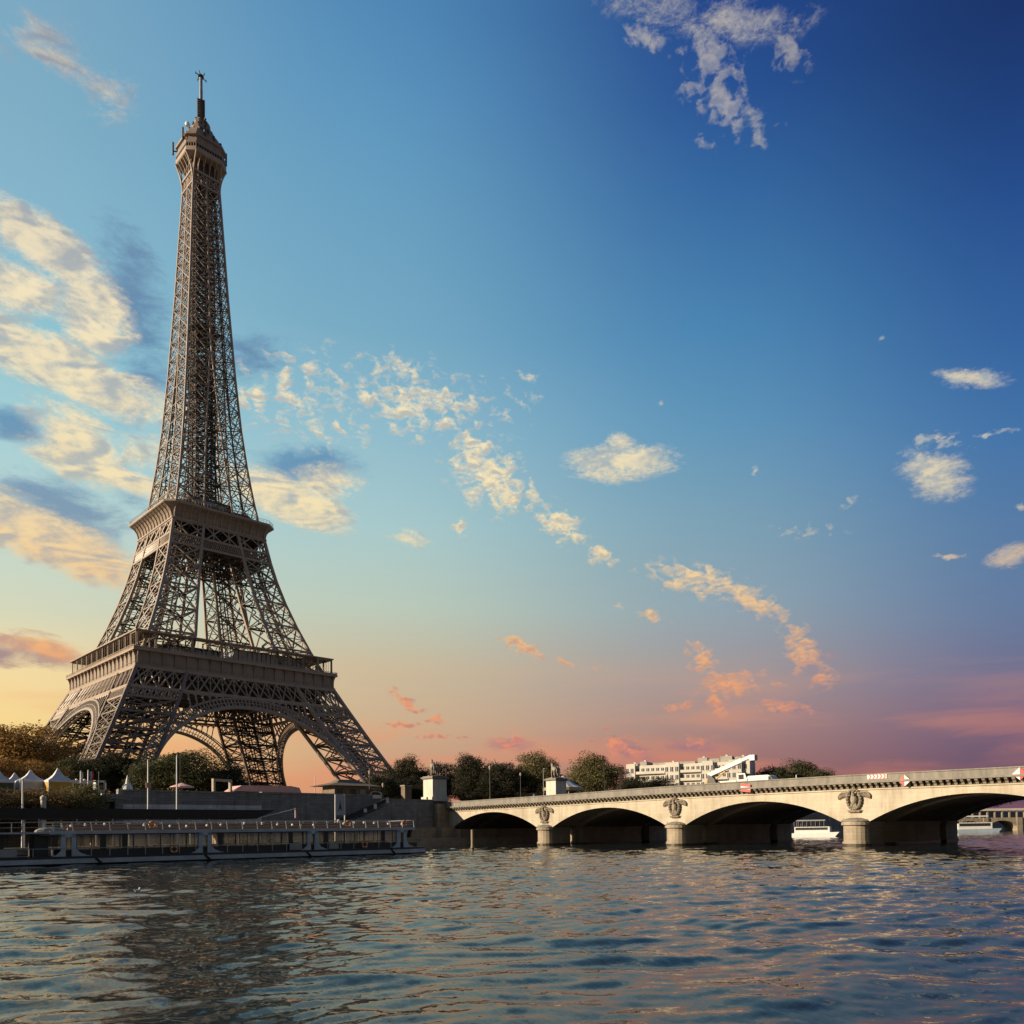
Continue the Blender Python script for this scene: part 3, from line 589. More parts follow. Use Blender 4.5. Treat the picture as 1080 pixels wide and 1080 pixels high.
# belt and corner cornice of the second platform
b2 = MB()
for z, w in ((106.8, .55), (110.6, .55), (115.7, .6)): b2.bar((-ho(z)-.05, -ho(z)-.1, z), (ho(z)+.05, -ho(z)-.1, z), w, .7)
p = lambda s, z: Vector((s*ho(z), -ho(z)-.08, z))
for i in range(26):
    s0, s1 = -1+2*i/26, -1+2*(i+1)/26; sm = (s0+s1)/2
    b2.bar(p(s0, 106.8), p(s1, 110.6), .2); b2.bar(p(s1, 106.8), p(s0, 110.6), .2)
    b2.bar(p(sm, 106.8), p(s1, 108.7), .14); b2.bar(p(sm, 106.8), p(s0, 108.7), .14); b2.bar(p(sm, 110.6), p(s1, 108.7), .14); b2.bar(p(sm, 110.6), p(s0, 108.7), .14)
for i in range(6):
    s0, s1 = -1+2*i/6, -1+2*(i+1)/6
    b2.bar(p(s0, 110.6), p(s1, 115.6), .42); b2.bar(p(s1, 110.6), p(s0, 115.6), .42); b2.bar(p((s0+s1)/2, 110.6), p((s0+s1)/2, 115.6), .36)
belt2 = tbuild(b2, 'second_belt_truss', IRON)
ib = MB()
for i in range(9): ib.bar((-15+3.75*i, -17, 114.8), (-15+3.75*i, 0, 114.8), .4, 1.5); ib.bar((-15+3.75*i, -17, 108), (-11+3.2*i, -6, 114), .3)
for y in (-15, -11, -7, -3): ib.bar((-16, y, 114.6), (16, y, 114.6), .4, 1.5); ib.bar((-15, y, 107.2), (15, y, 107.2), .35, .5)
for i in range(12):
    x = -15+2.5*i
    for y in (-15, -7): ib.bar((x, y, 107.2), (x+1.25, y, 114), .22); ib.bar((x+1.25, y, 114), (x+2.5, y, 107.2), .22)
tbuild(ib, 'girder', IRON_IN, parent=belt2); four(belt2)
H2, ch = 20.3, 3.0
def octo(h, c): return [(-h+c, -h), (h-c, -h), (h, -h+c), (h, h-c), (h-c, h), (-h+c, h), (-h, h-c), (-h, -h+c)]
def loft(mb, sections):
    n = 8; vs_ = []; fs = []
    for (h, c, z) in sections: vs_ += [(x, y, z) for x, y in octo(h, c)]
    for i in range(len(sections)-1):
        for k in range(n): fs.append((i*n+k, i*n+(k+1) % n, (i+1)*n+(k+1) % n, (i+1)*n+k))
    fs.append(tuple(range(n))[::-1]); fs.append(tuple(range(len(vs_)-n, len(vs_))))
    return mb.add(vs_, fs)
c2m = MB(); loft(c2m, [(17.0, .15, 115.9), (17.15, .3, 117.3), (17.6, .8, 118.7), (18.5, 1.7, 119.9), (20.0, 3.0, 120.7)])
cor2 = tbuild(c2m, 'second_platform', IRON_PLATE)
l2 = MB(); loft(l2, [(20.2, 3.05, 120.7), (20.45, 3.1, 120.9), (20.45, 3.1, 121.5), (20.2, 3.0, 121.7)])
tbuild(l2, 'deck_edge', IRON, parent=cor2)
for k in range(4):
    bk = MB()
    for i in range(13):
        x = -16.6+33.2*i/12; f_ = 1.0 if 0 < i < 12 else 1.0
        pts = [(-17.0, 115.9), (-17.5, 116.2), (-17.55, 117.4), (-18.0, 118.7), (-18.9, 119.8), (-20.2, 120.7), (-17.0, 120.7)]
        bk.prism(pts, 'x', x-.17, x+.17)
    bk.bar((-17.3, -17.3, 116.1), (17.3, -17.3, 116.1), .5)
    tbuild(bk, 'console', IRON, rz=k*math.pi/2, parent=cor2)
rl = MB()
oc = octo(20.2, 3.0)
for i in range(8):
    a, b_ = Vector((*oc[i], 121.7)), Vector((*oc[(i+1) % 8], 121.7)); n = max(2, int((b_-a).length/1.1))
    rl.bar(a+Vector((0, 0, 1.2)), b_+Vector((0, 0, 1.2)), .1); rl.bar(a+Vector((0, 0, .6)), b_+Vector((0, 0, .6)), .06)
    for j in range(n): q_ = a.lerp(b_, j/n); rl.bar(q_, q_+Vector((0, 0, 1.2)), .07)
tbuild(rl, 'railing', IRON, parent=cor2)
u2 = MB(); loft(u2, [(12.5, 1.5, 121.7), (12.5, 1.5, 124.0), (13.6, 1.8, 124.6), (13.6, 1.8, 125.2), (12.6, 1.5, 125.3)]); u2.box(-8, 8, -8, 8, 125.2, 129.5)
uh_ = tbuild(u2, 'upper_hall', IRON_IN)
for bx_ in ((-7, 3, -12.62, -12.52, 122.1, 123.8), (-12.62, -12.52, -9, 9, 122.1, 123.8), (-6, 6, -8.12, -8.02, 126.4, 128.6)):
    u3 = MB(); u3.box(*bx_); tbuild(u3, 'window', GLASS_T, parent=uh_)

# the tall upper shaft
sh = MB(); si = MB(); z = 121.4; nodes = [z]
while z < 250: 
    half = ho(z)-hi_(z)*.9
    z += max(5.0, 0.62*half+1.6); nodes.append(z)
nodes[-1] = 252.0; nodes.append(257)
for k in range(4):
    M4 = Matrix.Rotation(k*math.pi/2, 4, 'Z'); s_, e_ = len(sh.v), len(si.v)
    for j, (z0, z1) in enumerate(zip(nodes, nodes[1:])):
        h0, h1, i0, i1 = ho(z0), ho(z1), hi_(z0), hi_(z1)
        sh.bar((h0, -h0, z0), (h1, -h1, z1), .66, .66, (1, 0, 0))
        for s in ((-1, 1) if i0 > .5 else (1,)): sh.bar((s*i0, -h0, z0), (s*i1, -h1, z1), .5, .5, (0, 1, 0))
        for s in (-1, 1):
            panel(sh, (s*i0, -h0, z0), (s*h0, -h0, z0), (s*i1, -h1, z1), (s*h1, -h1, z1), .27, .26, sub=False)
            a0_, b0_, a1_, b1_ = (s*i0, -h0, z0), (s*h0, -h0, z0), (s*i1, -h1, z1), (s*h1, -h1, z1); zm_ = (z0+z1)/2; hm_, im_ = (h0+h1)/2, (i0+i1)/2
            sh.bar((s*im_, -hm_, zm_), (s*hm_, -hm_, zm_), .16); sh.bar((s*(i0+h0)/2, -h0, z0), (s*im_, -hm_, zm_), .13); sh.bar((s*(i0+h0)/2, -h0, z0), (s*hm_, -hm_, zm_), .13)
            sh.bar((s*(i1+h1)/2, -h1, z1), (s*im_, -hm_, zm_), .13); sh.bar((s*(i1+h1)/2, -h1, z1), (s*hm_, -hm_, zm_), .13)
            si.bar((s*h0*.75, -h0*.75, z0), (s*h1*.75, -h1*.75, z1), .3); si.bar((s*h0*.75, -h0*.75, z0), (s*i1, -h1, z1), .2); si.bar((s*i0, -h0, z0), (s*h1*.75, -h1*.75, z1), .2)
        if i0 > .8: sh.bar((-i1, -h1, z1), (i1, -h1, z1), .26)
        # bracing between the faces and a stair core
        si.bar((h1, -h1, z1), (-h1, h1, z1), .26); si.bar((i1, -h1, z1), (i1, h1, z1), .22); si.bar((h1*.5, -h1, z1), (h1*.5, h1, z1), .18)
        zm = (z0+z1)/2; hm = ho(zm)
        if i0 > .8:
            si.bar((i0, -i0, z0), (i1, -i1, z1), .45)
            panel(si, (i0, -i0, z0), (i0, -h0, z0), (i1, -i1, z1), (i1, -h1, z1), .24, .24, sub=False)
        core0, core1 = min(3.6, h0*.52), min(3.6, h1*.52)
        si.bar((core0, -core0, z0), (core1, -core1, z1), .42); si.bar((0, -core0, z0), (0, -core1, z1), .5)
        nn = 3
        for q_ in range(nn):
            za, zb_ = z0+(z1-z0)*q_/nn, z0+(z1-z0)*(q_+1)/nn
            si.bar((-core0, -core0, za), (core0, -core0, zb_), .26); si.bar((core0, -core0, za), (-core0, -core0, zb_), .26)
            si.bar((-core0, -core0, zb_), (core0, -core0, zb_), .34)
    for i in range(s_, len(sh.v)): sh.v[i] = tuple(M4 @ Vector(sh.v[i]))
    for i in range(e_, len(si.v)): si.v[i] = tuple(M4 @ Vector(si.v[i]))
si.box(-5.4, 5.4, -5.4, 5.4, 196.2, 196.6); si.box(-3.4, 3.4, -3.4, 3.4, 196.7, 199.0)
shaft = tbuild(sh, 'upper_shaft', IRON); tbuild(si, 'inner_bracing', IRON_IN, parent=shaft)

# summit: curved brackets, cabin, gallery, dome and mast
tp = MB()
for k in range(4):
    M4 = Matrix.Rotation(k*math.pi/2, 4, 'Z'); s_ = len(tp.v)
    for (sx_) in (-1, 1):
        prev = None
        for j in range(9):
            u_ = j/8; z_ = 251.5+11*u_; e = ho(251.5)+2.7*u_**2.3; xx = ho(z_)*(1-u_)+ho(z_)*u_
            q_ = Vector((sx_*(5.05-.15*u_), -e-.02, z_))
            if prev is not None: tp.bar(prev, q_, .42, .5)
            prev = q_
        for j in range(2):
            xx = sx_*(1.1+2.0*j); tp.bar((xx, -5.0, 253.5), (xx, -5.0, 262.2), .3); tp.bar((xx, -5.0, 258.5), (xx, -7.4, 262.2), .25)
    tp.bar((-5.1, -5.1, 252), (5.1, -5.1, 252), .6); tp.bar((-5.1, -5.1, 256.5), (5.1, -5.1, 256.5), .8)
    for i in range(6): tp.bar((-5+10*i/6, -5.1, 252), (-5+10*(i+1)/6, -5.1, 256.5), .2); tp.bar((-5+10*(i+1)/6, -5.1, 252), (-5+10*i/6, -5.1, 256.5), .2)
    for i in range(s_, len(tp.v)): tp.v[i] = tuple(M4 @ Vector(tp.v[i]))
tbuild(tp, 'summit_bracket', IRON)
sk = MB(); sk.box(-4.2, 4.2, -4.2, 4.2, 256.5, 262.4); tbuild(sk, 'summit_core', IRON_IN)
cb = MB(); loft(cb, [(7.4, 2.6, 262.2), (7.7, 2.7, 262.5), (7.7, 2.7, 264.0), (7.45, 2.6, 264.1)]); cabin = tbuild(cb, 'summit_cabin', IRON)
cw_ = MB(); loft(cw_, [(7.4, 2.55, 264.1), (7.4, 2.55, 265.3)]); tbuild(cw_, 'window', BLACK, parent=cabin)
cm = MB(); loft(cm, [(7.6, 2.7, 265.3), (7.7, 2.7, 265.5), (7.7, 2.7, 266.1), (7.1, 2.5, 266.4), (7.0, 2.5, 268.6), (7.7, 2.7, 268.8), (7.7, 2.7, 269.7), (6.6, 2.3, 270.0), (6.3, 2.2, 271.8), (5.2, 1.8, 273.6), (4.2, 1.4, 274.4), (3.9, 1.3, 276.4), (3.0, 1.0, 277.0), (2.8, .9, 279.5), (2.0, .7, 281)])
oc = octo(7.55, 2.65)
for i in range(8):
    a, b_ = Vector((*oc[i], 0)), Vector((*oc[(i+1) % 8], 0)); n = max(3, int((b_-a).length/.9))
    for j in range(n): q_ = a.lerp(b_, j/n); cm.bar(q_+Vector((0, 0, 264.05)), q_+Vector((0, 0, 265.35)), .22)
tbuild(cm, 'summit_roof', IRON_PLATE, parent=cabin)
an = MB(); rng = random.Random(3)
for i in range(110):
    a = rng.uniform(0, 6.28); r_ = rng.uniform(2.8, 7.4); z0 = 270.4+(7.2-r_)*1.35
    x, y = r_*math.cos(a), r_*math.sin(a)
    if rng.random() < .5: an.bar((x, y, z0-1), (x, y, z0+rng.uniform(.6, 2.4)), rng.uniform(.25, .8))
    else: an.lathe([(.1, 0), (rng.uniform(.4, .8), .2), (.5, .9), (.1, 1.0)], (x, y, z0), 8)
for (x, y) in ((-8.3, 6.0), (8.4, -3.2), (8.2, 5.5), (-8.3, -3.6)):
    an.bar((x, y, 266.5), (x, y, 271.5), .55); an.bar((x*.85, y*.85, 268), (x, y, 268), .3)
for i in range(44):
    a = rng.uniform(0, 6.28); z0 = rng.uniform(274, 281); r_ = 3.6-(z0-275)*.3
    an.bar((r_*math.cos(a)*.7, r_*math.sin(a)*.7, z0), (r_*1.25*math.cos(a), r_*1.25*math.sin(a), z0+rng.uniform(.3, 1.4)), .5)
tbuild(an, 'aerial', IRON_IN, parent=cabin)
ds = MB(); ds.lathe([(.05, 0), (.75, .25), (.95, .9), (.75, 1.5), (.1, 1.8)], (-4.6, 1.4, 277.2), 12); tbuild(ds, 'radome', WHITE, parent=cabin)
ms = MB(); ms.lathe([(1.9, 276), (1.7, 279), (1.35, 281), (1.3, 289.3), (.6, 289.6)], (0, 0, 0), 10)
for i in range(11):
    z0 = 280.5+.85*i
    for k in range(4):
        a = k*math.pi/2+.4; ms.bar((1.2*math.cos(a), 1.2*math.sin(a), z0), (1.85*math.cos(a), 1.85*math.sin(a), z0), .3, .55)
mast = tbuild(ms, 'mast', IRON_IN)
mt = MB(); mt.lathe([(.62, 289.4), (.62, 294), (.56, 294.1), (.56, 298.6)], (0, 0, 0), 12); tbuild(mt, 'mast_tube', GRMET, parent=mast)
ma = MB(); ma.lathe([(.3, 298.4), (1.1, 298.9), (1.0, 299.5), (.2, 299.9)], (0, 0, 0), 10)
for k in range(4): a = k*math.pi/2+.2; ma.bar((0, 0, 299.1), (2.4*math.cos(a), 2.4*math.sin(a), 299.1), .22); ma.bar((2.2*math.cos(a), 2.2*math.sin(a), 298.5), (2.2*math.cos(a), 2.2*math.sin(a), 299.6), .16)
ma.bar((-.3, 0, 299.5), (-.7, 0, 301.2), .3)
tbuild(ma, 'top_aerial', DKMET, parent=mast)
# ------------------------------------------------------------------ stone bridge
BX = -17.5
bridge = thing('stone_arch_bridge', 'cream stone bridge of low arches with a corbelled cornice crossing the river', 'bridge', (0, -250, 0))
def bb(mb, name, m, parent=None, **k):
    mb.shift((0, 250, 0)); return mb.build(name, m, parent or bridge, **k)
def ptop(y): return float(np.interp(y, [-345, -330, -287, -266, -247, -232, -210, -190, -176, -160], [9.3, 9.5, 9.9, 10.08, 10.08, 9.98, 9.68, 9.5, 9.38, 9.3]))
PC = [-203.3, -234.4, -265.5, -296.6, -327.7]
edges = [-174.2]+PC[:]
def arch_pts(yl, yr, n=26):          # from high Y to low Y, springing 3.5, crown at 6.85
    s = abs(yl-yr)/2; rise = 3.35; Rr = (s*s+rise*rise)/(2*rise); yc = (yl+yr)/2; zc_ = 3.5+rise-Rr; th = math.asin(s/Rr)
    return [(yc+Rr*math.sin(th-2*th*i/n), zc_+Rr*math.cos(th-2*th*i/n)) for i in range(n+1)]
spans = [(-174.2, -201.1)]+[(PC[i]-2.15, PC[i+1]+2.15) for i in range(4)]
def strip(x0, x1, name, m):
    mb = MB(); z1 = lambda y: ptop(y)-1.75
    for i, (yl, yr) in enumerate(spans):
        A = arch_pts(yl, yr)
        for (p, q_) in zip(A, A[1:]):
            mb.mi = 0
            for x, fl in ((x0, 0), (x1, 1)):
                mb.add([(x, p[0], p[1]), (x, q_[0], q_[1]), (x, q_[0], z1(q_[0])), (x, p[0], z1(p[0]))], [(0, 1, 2, 3)])
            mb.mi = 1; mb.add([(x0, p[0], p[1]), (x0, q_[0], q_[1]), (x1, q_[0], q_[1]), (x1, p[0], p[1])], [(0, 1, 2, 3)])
            # shallow ring of arch stones, proud of the wall
            if name == 'spandrel_wall':
                mb.mi = 0
                nrm = Vector((0, p[0]-(yl+yr)/2, 12)).normalized()*0.75
                nq = Vector((0, q_[0]-(yl+yr)/2, 12)).normalized()*0.75
                mb.add([(x0-.05, p[0], p[1]), (x0-.05, q_[0], q_[1]), (x0-.05, q_[0]+nq.y, q_[1]+nq.z), (x0-.05, p[0]+nrm.y, p[1]+nrm.z), (x0, p[0]+nrm.y, p[1]+nrm.z), (x0, q_[0]+nq.y, q_[1]+nq.z), (x0, p[0], p[1]), (x0, q_[0], q_[1])], [(0, 1, 2, 3), (3, 2, 5, 4), (0, 1, 7, 6)])
        yb_ = spans[i+1][0] if i < 4 else -345
        for x in (x0, x1):
            mb.mi = 0; mb.add([(x, yr, 3.5), (x, yb_, 3.5), (x, yb_, z1(yb_)), (x, yr, z1(yr))], [(0, 1, 2, 3)])
    for x in (x0, x1): mb.mi = 0; mb.add([(x, -174.2, 3.5), (x, -171.4, 3.5), (x, -171.4, z1(-172)), (x, -174.2, z1(-174))], [(0, 1, 2, 3)])
    mb.mi = 0
    mb.add([(x0, -174.2, 3.5), (x1, -174.2, 3.5), (x1, -171.4, 3.5), (x0, -171.4, 3.5)], [(0, 1, 2, 3)])
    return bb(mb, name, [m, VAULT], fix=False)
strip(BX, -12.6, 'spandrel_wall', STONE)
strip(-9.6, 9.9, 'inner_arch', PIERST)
strip(10.9, 17.5, 'far_spandrel_wall', STONE)
d = MB(); ys = list(range(-345, -170, 5))+[-171.0]
for a, c in zip(ys, ys[1:]):
    d.add([(-17.45, a, ptop(a)-1.74), (17.45, a, ptop(a)-1.74), (17.45, c, ptop(c)-1.74), (-17.45, c, ptop(c)-1.74), (-17.45, a, ptop(a)-1.1), (17.45, a, ptop(a)-1.1), (17.45, c, ptop(c)-1.1), (-17.45, c, ptop(c)-1.1)],
          [(0, 1, 2, 3), (4, 5, 6, 7)])
bb(d, 'deck', ASPHALT)
for side, nm in ((-1, 'parapet'), (1, 'parapet')):
    w = MB(); X0, X1 = side*18.15, side*17.65
    for a, c in zip(ys, ys[1:]):
        for (xo, xi_, lo, hi2) in ((18.2, 17.6, -1.0, -.16), (18.32, 17.5, -.16, 0), (18.55, 17.3, -1.28, -1.0)):
            za, zc2 = ptop(a), ptop(c)
            w.add([(side*xo, a, za+lo), (side*xi_, a, za+lo), (side*xi_, c, zc2+lo), (side*xo, c, zc2+lo), (side*xo, a, za+hi2), (side*xi_, a, za+hi2), (side*xi_, c, zc2+hi2), (side*xo, c, zc2+hi2)],
                  [(0, 1, 2, 3), (4, 5, 6, 7), (0, 3, 7, 4), (1, 2, 6, 5)])
    par = bb(w, 'parapet', STONE_GREY)
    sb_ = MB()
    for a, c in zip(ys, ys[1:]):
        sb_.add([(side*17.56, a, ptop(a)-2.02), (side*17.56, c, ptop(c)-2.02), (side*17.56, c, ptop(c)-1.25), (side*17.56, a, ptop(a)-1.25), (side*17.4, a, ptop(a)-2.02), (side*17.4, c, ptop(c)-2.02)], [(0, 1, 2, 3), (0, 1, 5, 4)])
    bb(sb_, 'painted_shade_band', STONE_SHADE, parent=par)  # cornice shadow painted as a dark band behind the corbels
    cbm = MB(); y = -172.6
    while y > -344:
        z_ = ptop(y)
        cbm.prism([(side*17.4, z_-1.98), (side*17.72, z_-1.98), (side*17.85, z_-1.74), (side*18.3, z_-1.5), (side*18.42, z_-1.28), (side*17.4, z_-1.28)], 'y', y-.19, y+.19); y -= .86
    cbm.v = [(p_[0], p_[1], p_[2]) for p_ in cbm.v]
    bb(cbm, 'cornice', STONE_DK, parent=par)
    st = MB()
    for a, c in zip(ys, ys[1:]):
        st.add([(side*17.66, a, ptop(a)-2.2), (side*17.66, c, ptop(c)-2.2), (side*17.66, c, ptop(c)-2.01), (side*17.66, a, ptop(a)-2.01), (side*17.4, a, ptop(a)-2.2), (side*17.4, c, ptop(c)-2.2), (side*17.4, c, ptop(c)-2.01), (side*17.4, a, ptop(a)-2.01)], [(0, 1, 2, 3), (0, 1, 5, 4), (3, 2, 6, 7)])
    bb(st, 'string_course', STONE, parent=par)
def pier_mesh(x0, x1, hw, z0, z1, nose0=True, nose1=True):
    """outline in plan with round noses"""
    p_ = []
    if nose0: p_ += [(x0-math.sin(math.pi*i/10)*hw, hw*math.cos(math.pi*i/10)) for i in range(11)]
    else: p_ += [(x0, hw), (x0, -hw)]
    if nose1: p_ += [(x1+math.sin(math.pi*i/10)*hw, -hw*math.cos(math.pi*i/10)) for i in range(11)]
    else: p_ += [(x1, -hw), (x1, hw)]
    return p_
WETST = mat('wet_algae_stone', (.075, .065, .04), .5, 0, .5, 2)
for i, yc in enumerate(PC[:4]):
    for (x0, x1, n0, n1, nm) in ((-16.8, -12.6, 1, 0, 'pier'), (-7.7, 9.6, 1, 0, 'pier'), (12.4, 17.6, 0, 1, 'pier')):
        m_ = MB()
        def slab(hw, za, zb_, g=0.0): 
            m_.prism([(x+(-g if x < (x0+x1)/2 else g), y+yc) for x, y in pier_mesh(x0, x1, hw, 0, 0, n0, n1)], 'z', za, zb_)
        m_.mi = 1; slab(2.05, -2.5, 0.38, .06); m_.mi = 0; slab(2.05, 0.38, 0.7, .06); slab(1.92, .7, 3.0); slab(2.15, 3.0, 3.4, .1)
        m_.prism([(x, y+yc) for x, y in pier_mesh(x0, x1, 2.0, 0, 0, n0, n1)], 'z', 3.4, 3.55)
        pr = bb(m_, 'pier', [PIERST, WETST])
        if n0: 
            c_ = MB(); c_.lathe([(2.15, 3.55), (2.0, 3.75), (1.2, 4.0), (.2, 4.1)], (x0, yc, 0), 16); bb(c_, 'pier_cap', STONE_GREY, parent=pr)
ab = MB(); ab.box(-17.45, 17.45, -177.2, -171.5, -1, 3.48); bb(ab, 'abutment', PIERST)
ab = MB(); ab.box(-20.6, -17.6, -173.4, -171.45, 1.5, 9.0); ab.box(-20.9, -17.3, -175.4, -171.4, 1.55, 3.9); bb(ab, 'buttress', PIERST)
ab = MB(); ab.box(-17.5, 17.5, -348, -329.8, -1, 8.0); bb(ab, 'abutment', PIERST)
# carved eagle in a wreath over each pier
def eagle_mesh():
    e = MB()
    for k in range(20):                                    # wreath
        a0_, a1_ = 2*math.pi*k/20, 2*math.pi*(k+1)/20
        e.bar((-.12, 1.02*math.cos(a0_), 1.42*math.sin(a0_)), (-.12, 1.02*math.cos(a1_), 1.42*math.sin(a1_)), .34, .36)
        e.sphere((-.32, 1.02*math.cos(a0_), 1.42*math.sin(a0_)), .2, 6, 4)
    e.sphere((-.25, 0, -.05), .62, 10, 8, (.6, .8, 1.25))    # breast
    e.tube([(-.35, 0, .55), (-.5, -.05, 1.0), (-.62, -.15, 1.25)], [.34, .22, .2], 8); e.tube([(-.62, -.2, 1.27), (-.7, -.48, 1.15)], [.12, .02], 6)
    for s in (-1, 1):                                      # wings, feathers hanging from the shoulder
        e.tube([(-.15, s*.6, .55), (-.22, s*1.15, 1.0), (-.18, s*1.8, 1.0), (-.12, s*2.3, .7), (-.05, s*2.55, .35)], [.16, .16, .14, .12, .05], 8)
        for j in range(9):
            y_ = .95+1.5*j/8; zt_ = .92-.4*(j/8)**2; e.tube([(-.12, s*y_, zt_), (-.12, s*(y_-.04), zt_-.4), (-.05, s*(y_-.14), zt_-.62+.1*(j/8))], [.11, .10, .04], 6)
        e.tube([(-.2, s*.25, -.6), (-.25, s*.38, -1.15)], [.22, .14], 7)
        for j in range(3): e.tube([(-.25, s*.38, -1.15), (-.4, s*(.2+.2*j), -1.4)], [.08, .04], 5)
        e.tube([(-.1, s*.1, -1.5), (-.2, s*.75, -1.75), (-.1, s*1.15, -1.55)], [.14, .13, .05], 6)
    for j in range(5): e.tube([(-.2, -.24+.12*j, -.6), (-.15, -.4+.2*j, -1.6)], [.12, .1], 6)
    for j in range(7): e.sphere((-.2, -.75+.25*j, -1.72), .2, 6, 4)
    return e
eg = None
for yc in PC[:4]:
    m_ = eagle_mesh(); m_.v = [(p_[0]*1.0+BX-.12, p_[1]*.95+yc, p_[2]*.98+ptop(yc)-3.45) for p_ in m_.v]
    bb(m_, 'eagle_relief', STATUE, smooth=False)
def sign_diamond(name, label, y, z, left, right):
    t_ = thing(name, label, 'sign', (-18.42, y, z))
    for nm, m_, pts in (('sign_half', left, [(0, 1.0), (.95, 0), (0, -1.0)]), ('sign_half', right, [(0, 1.0), (0, -1.0), (-.95, 0)])):
        k = MB(); k.prism(pts, 'x', -.03, .03); k.v = [(p_[0], p_[1]*.9, p_[2]*.78) for p_ in k.v]; k.build(nm, m_, t_)
    k = MB(); k.bar((.05, 0, .5), (.2, 0, .5), .12); k.build('bracket', DKMET, t_)
sign_diamond('navigation_sign', 'diamond board on the bridge parapet, its left half red and right half white', -272.9, 8.85, RED, WHITE)
sign_diamond('navigation_sign', 'diamond board on the bridge parapet, its left half white and right half red', -286.9, 8.95, WHITE, RED)
t_ = thing('no_entry_board', 'tilted board striped red, white, red hung below the bridge parapet', 'sign', (-18.45, -248.5, 9.0))
for nm, m_, a_, c_ in (('red_band', RED, -.62, -.2), ('white_band', WHITE, -.2, .2), ('red_band', RED, .2, .62)):
    k = MB(); k.prism([(-.85, a_-.12), (.85, a_+.12), (.85, c_+.12), (-.85, c_-.12)], 'x', -.03, .03); k.build(nm, m_, t_)
t_ = thing('chevron_board', 'small white board with a row of red chevrons on the bridge parapet', 'sign', (-18.27, -269.1, 9.62))
k = MB(); k.box(-.03, .03, -1.35, 1.35, -.32, .32); k.build('panel', WHITE, t_)
k = MB()
for j in range(5):
    y0 = 1.15-.5*j; k.prism([(y0, .3), (y0-.2, .3), (y0-.42, 0), (y0-.2, -.3), (y0, -.3), (y0-.22, 0)], 'x', -.045, -.032)
k.build('chevrons', RED, t_)

# ------------------------------------------------------------------ quay walls
def qwall(name, label, x0, x1, y, z1, cap=True, fr=0.0):
    t_ = thing(name, label, 'wall', ((x0+x1)/2, y, 1.6)); hx = (x1-x0)/2
    w = MB(); w.box(-hx, hx, 0, .9, -.4, z1-1.6-.35); w.build('wall_face', QUAYST, t_)
    w = MB(); w.box(-hx, hx, -.12, .95, z1-1.6-.35, z1-1.6); w.build('coping', STONE_DK if not cap else QUAYST, t_)
    if fr: w = MB(); w.box(-hx, hx, -.1, 0.01, z1-1.6-fr-.15, z1-1.6-fr); w.build('ledge', QUAYST, t_)
    return t_
w1 = qwall('quay_wall', 'dark coursed stone quay wall with a paler lower band behind the dark roofed boat', -83.6, -59.5, -172.5, 10.55, True, 2.0)
pb = MB(); pb.box(-11.9, 11.9, -.05, 0.0, 2.0, 6.6); 
QUAYP = blocks('quay_wall_pale_stone', (0.68, 0.69, 0.71), (0.56, 0.57, 0.60), (0.3, 0.3, 0.31), 1.5, 0.5, 'XZ', 0.9, 0.7, (0.05, 0.05, 0.052), 0.02)
pb.build('pale_band', QUAYP, w1)
w2 = qwall('quay_wall', 'dark streaked stone quay wall with a sloping stair behind the glass boat', -59.5, -36.0, -172.3, 10.7)
w3 = qwall('quay_wall', 'dark stone quay wall between the stair and the horse statue pedestal', -36.0, -20.7, -172.0, 9.95)
w3b = MB(); w3b.box(-7.6, 7.6, -1.6, 0, -.4, 2.3); w3b.build('footing', PIERST, w3)
w4 = qwall('quay_wall', 'overgrown stone quay wall behind the rounded bushes', -160, -87.6, -172.3, 9.7)
w5 = qwall('quay_wall', 'long stone quay wall seen beyond the bridge through its arches', 17.6, 420, -172.0, 9.9)
# stair down the wall
t_ = thing('quay_stair', 'stone stair with a dark railing sloping down the quay wall', 'stairs', (-39.5, -173.6, 1.6))
s_ = MB()
for j in range(16): s_.box(-6+.75*j, -6+.75*(j+1), -.9, 1.1, -.2, 2.4+.42*j*.72)
s_.build('steps', QUAYST, t_)
s_ = MB(); s_.bar((-6, -.95, 3.4), (6, -.95, 8.2), .75, .45, (0, 1, 0)); s_.build('railing', BLACK, t_)
for (x, z, wv, hv, lb) in ((-39.4, 7.35, .62, .72, 'white square sign, lowest of the three beside the quay stair'), (-37.1, 8.2, .62, 1.0, 'white upright sign, middle one of the three beside the quay stair'), (-34.2, 9.4, .62, .9, 'white square sign, highest of the three beside the quay stair')):
    o_ = thing('wall_sign', lb, 'sign', (x, -174.9, z), R(-25), 'white signs beside the quay stair')
    k = MB(); k.box(-wv/2, wv/2, -.05, .05, -hv/2, hv/2); k.build('panel', WHITE, o_)
    k = MB(); k.box(-.04, .04, .05, 2.2, -.06, .06); k.build('bracket', DKMET, o_)
# portal in the wall
t_ = thing('wall_doorway', 'low dark stone portal with a black opening in the quay wall', 'doorway', (-85.4, -173.6, 1.6))
s_ = MB(); s_.box(-2.1, -1.0, -.3, 1.2, 0, 7.3); s_.box(.9, 2.1, -.3, 1.2, 0, 7.3); s_.box(-2.3, 2.3, -.45, 1.2, 7.3, 8.1); s_.box(-2.1, 2.1, -.2, 1.2, 6.9, 7.3); s_.build('surround', QUAYST, t_)
s_ = MB(); s_.box(-1.0, .9, .5, .6, 0, 6.9); s_.build('door', BLACK, t_)

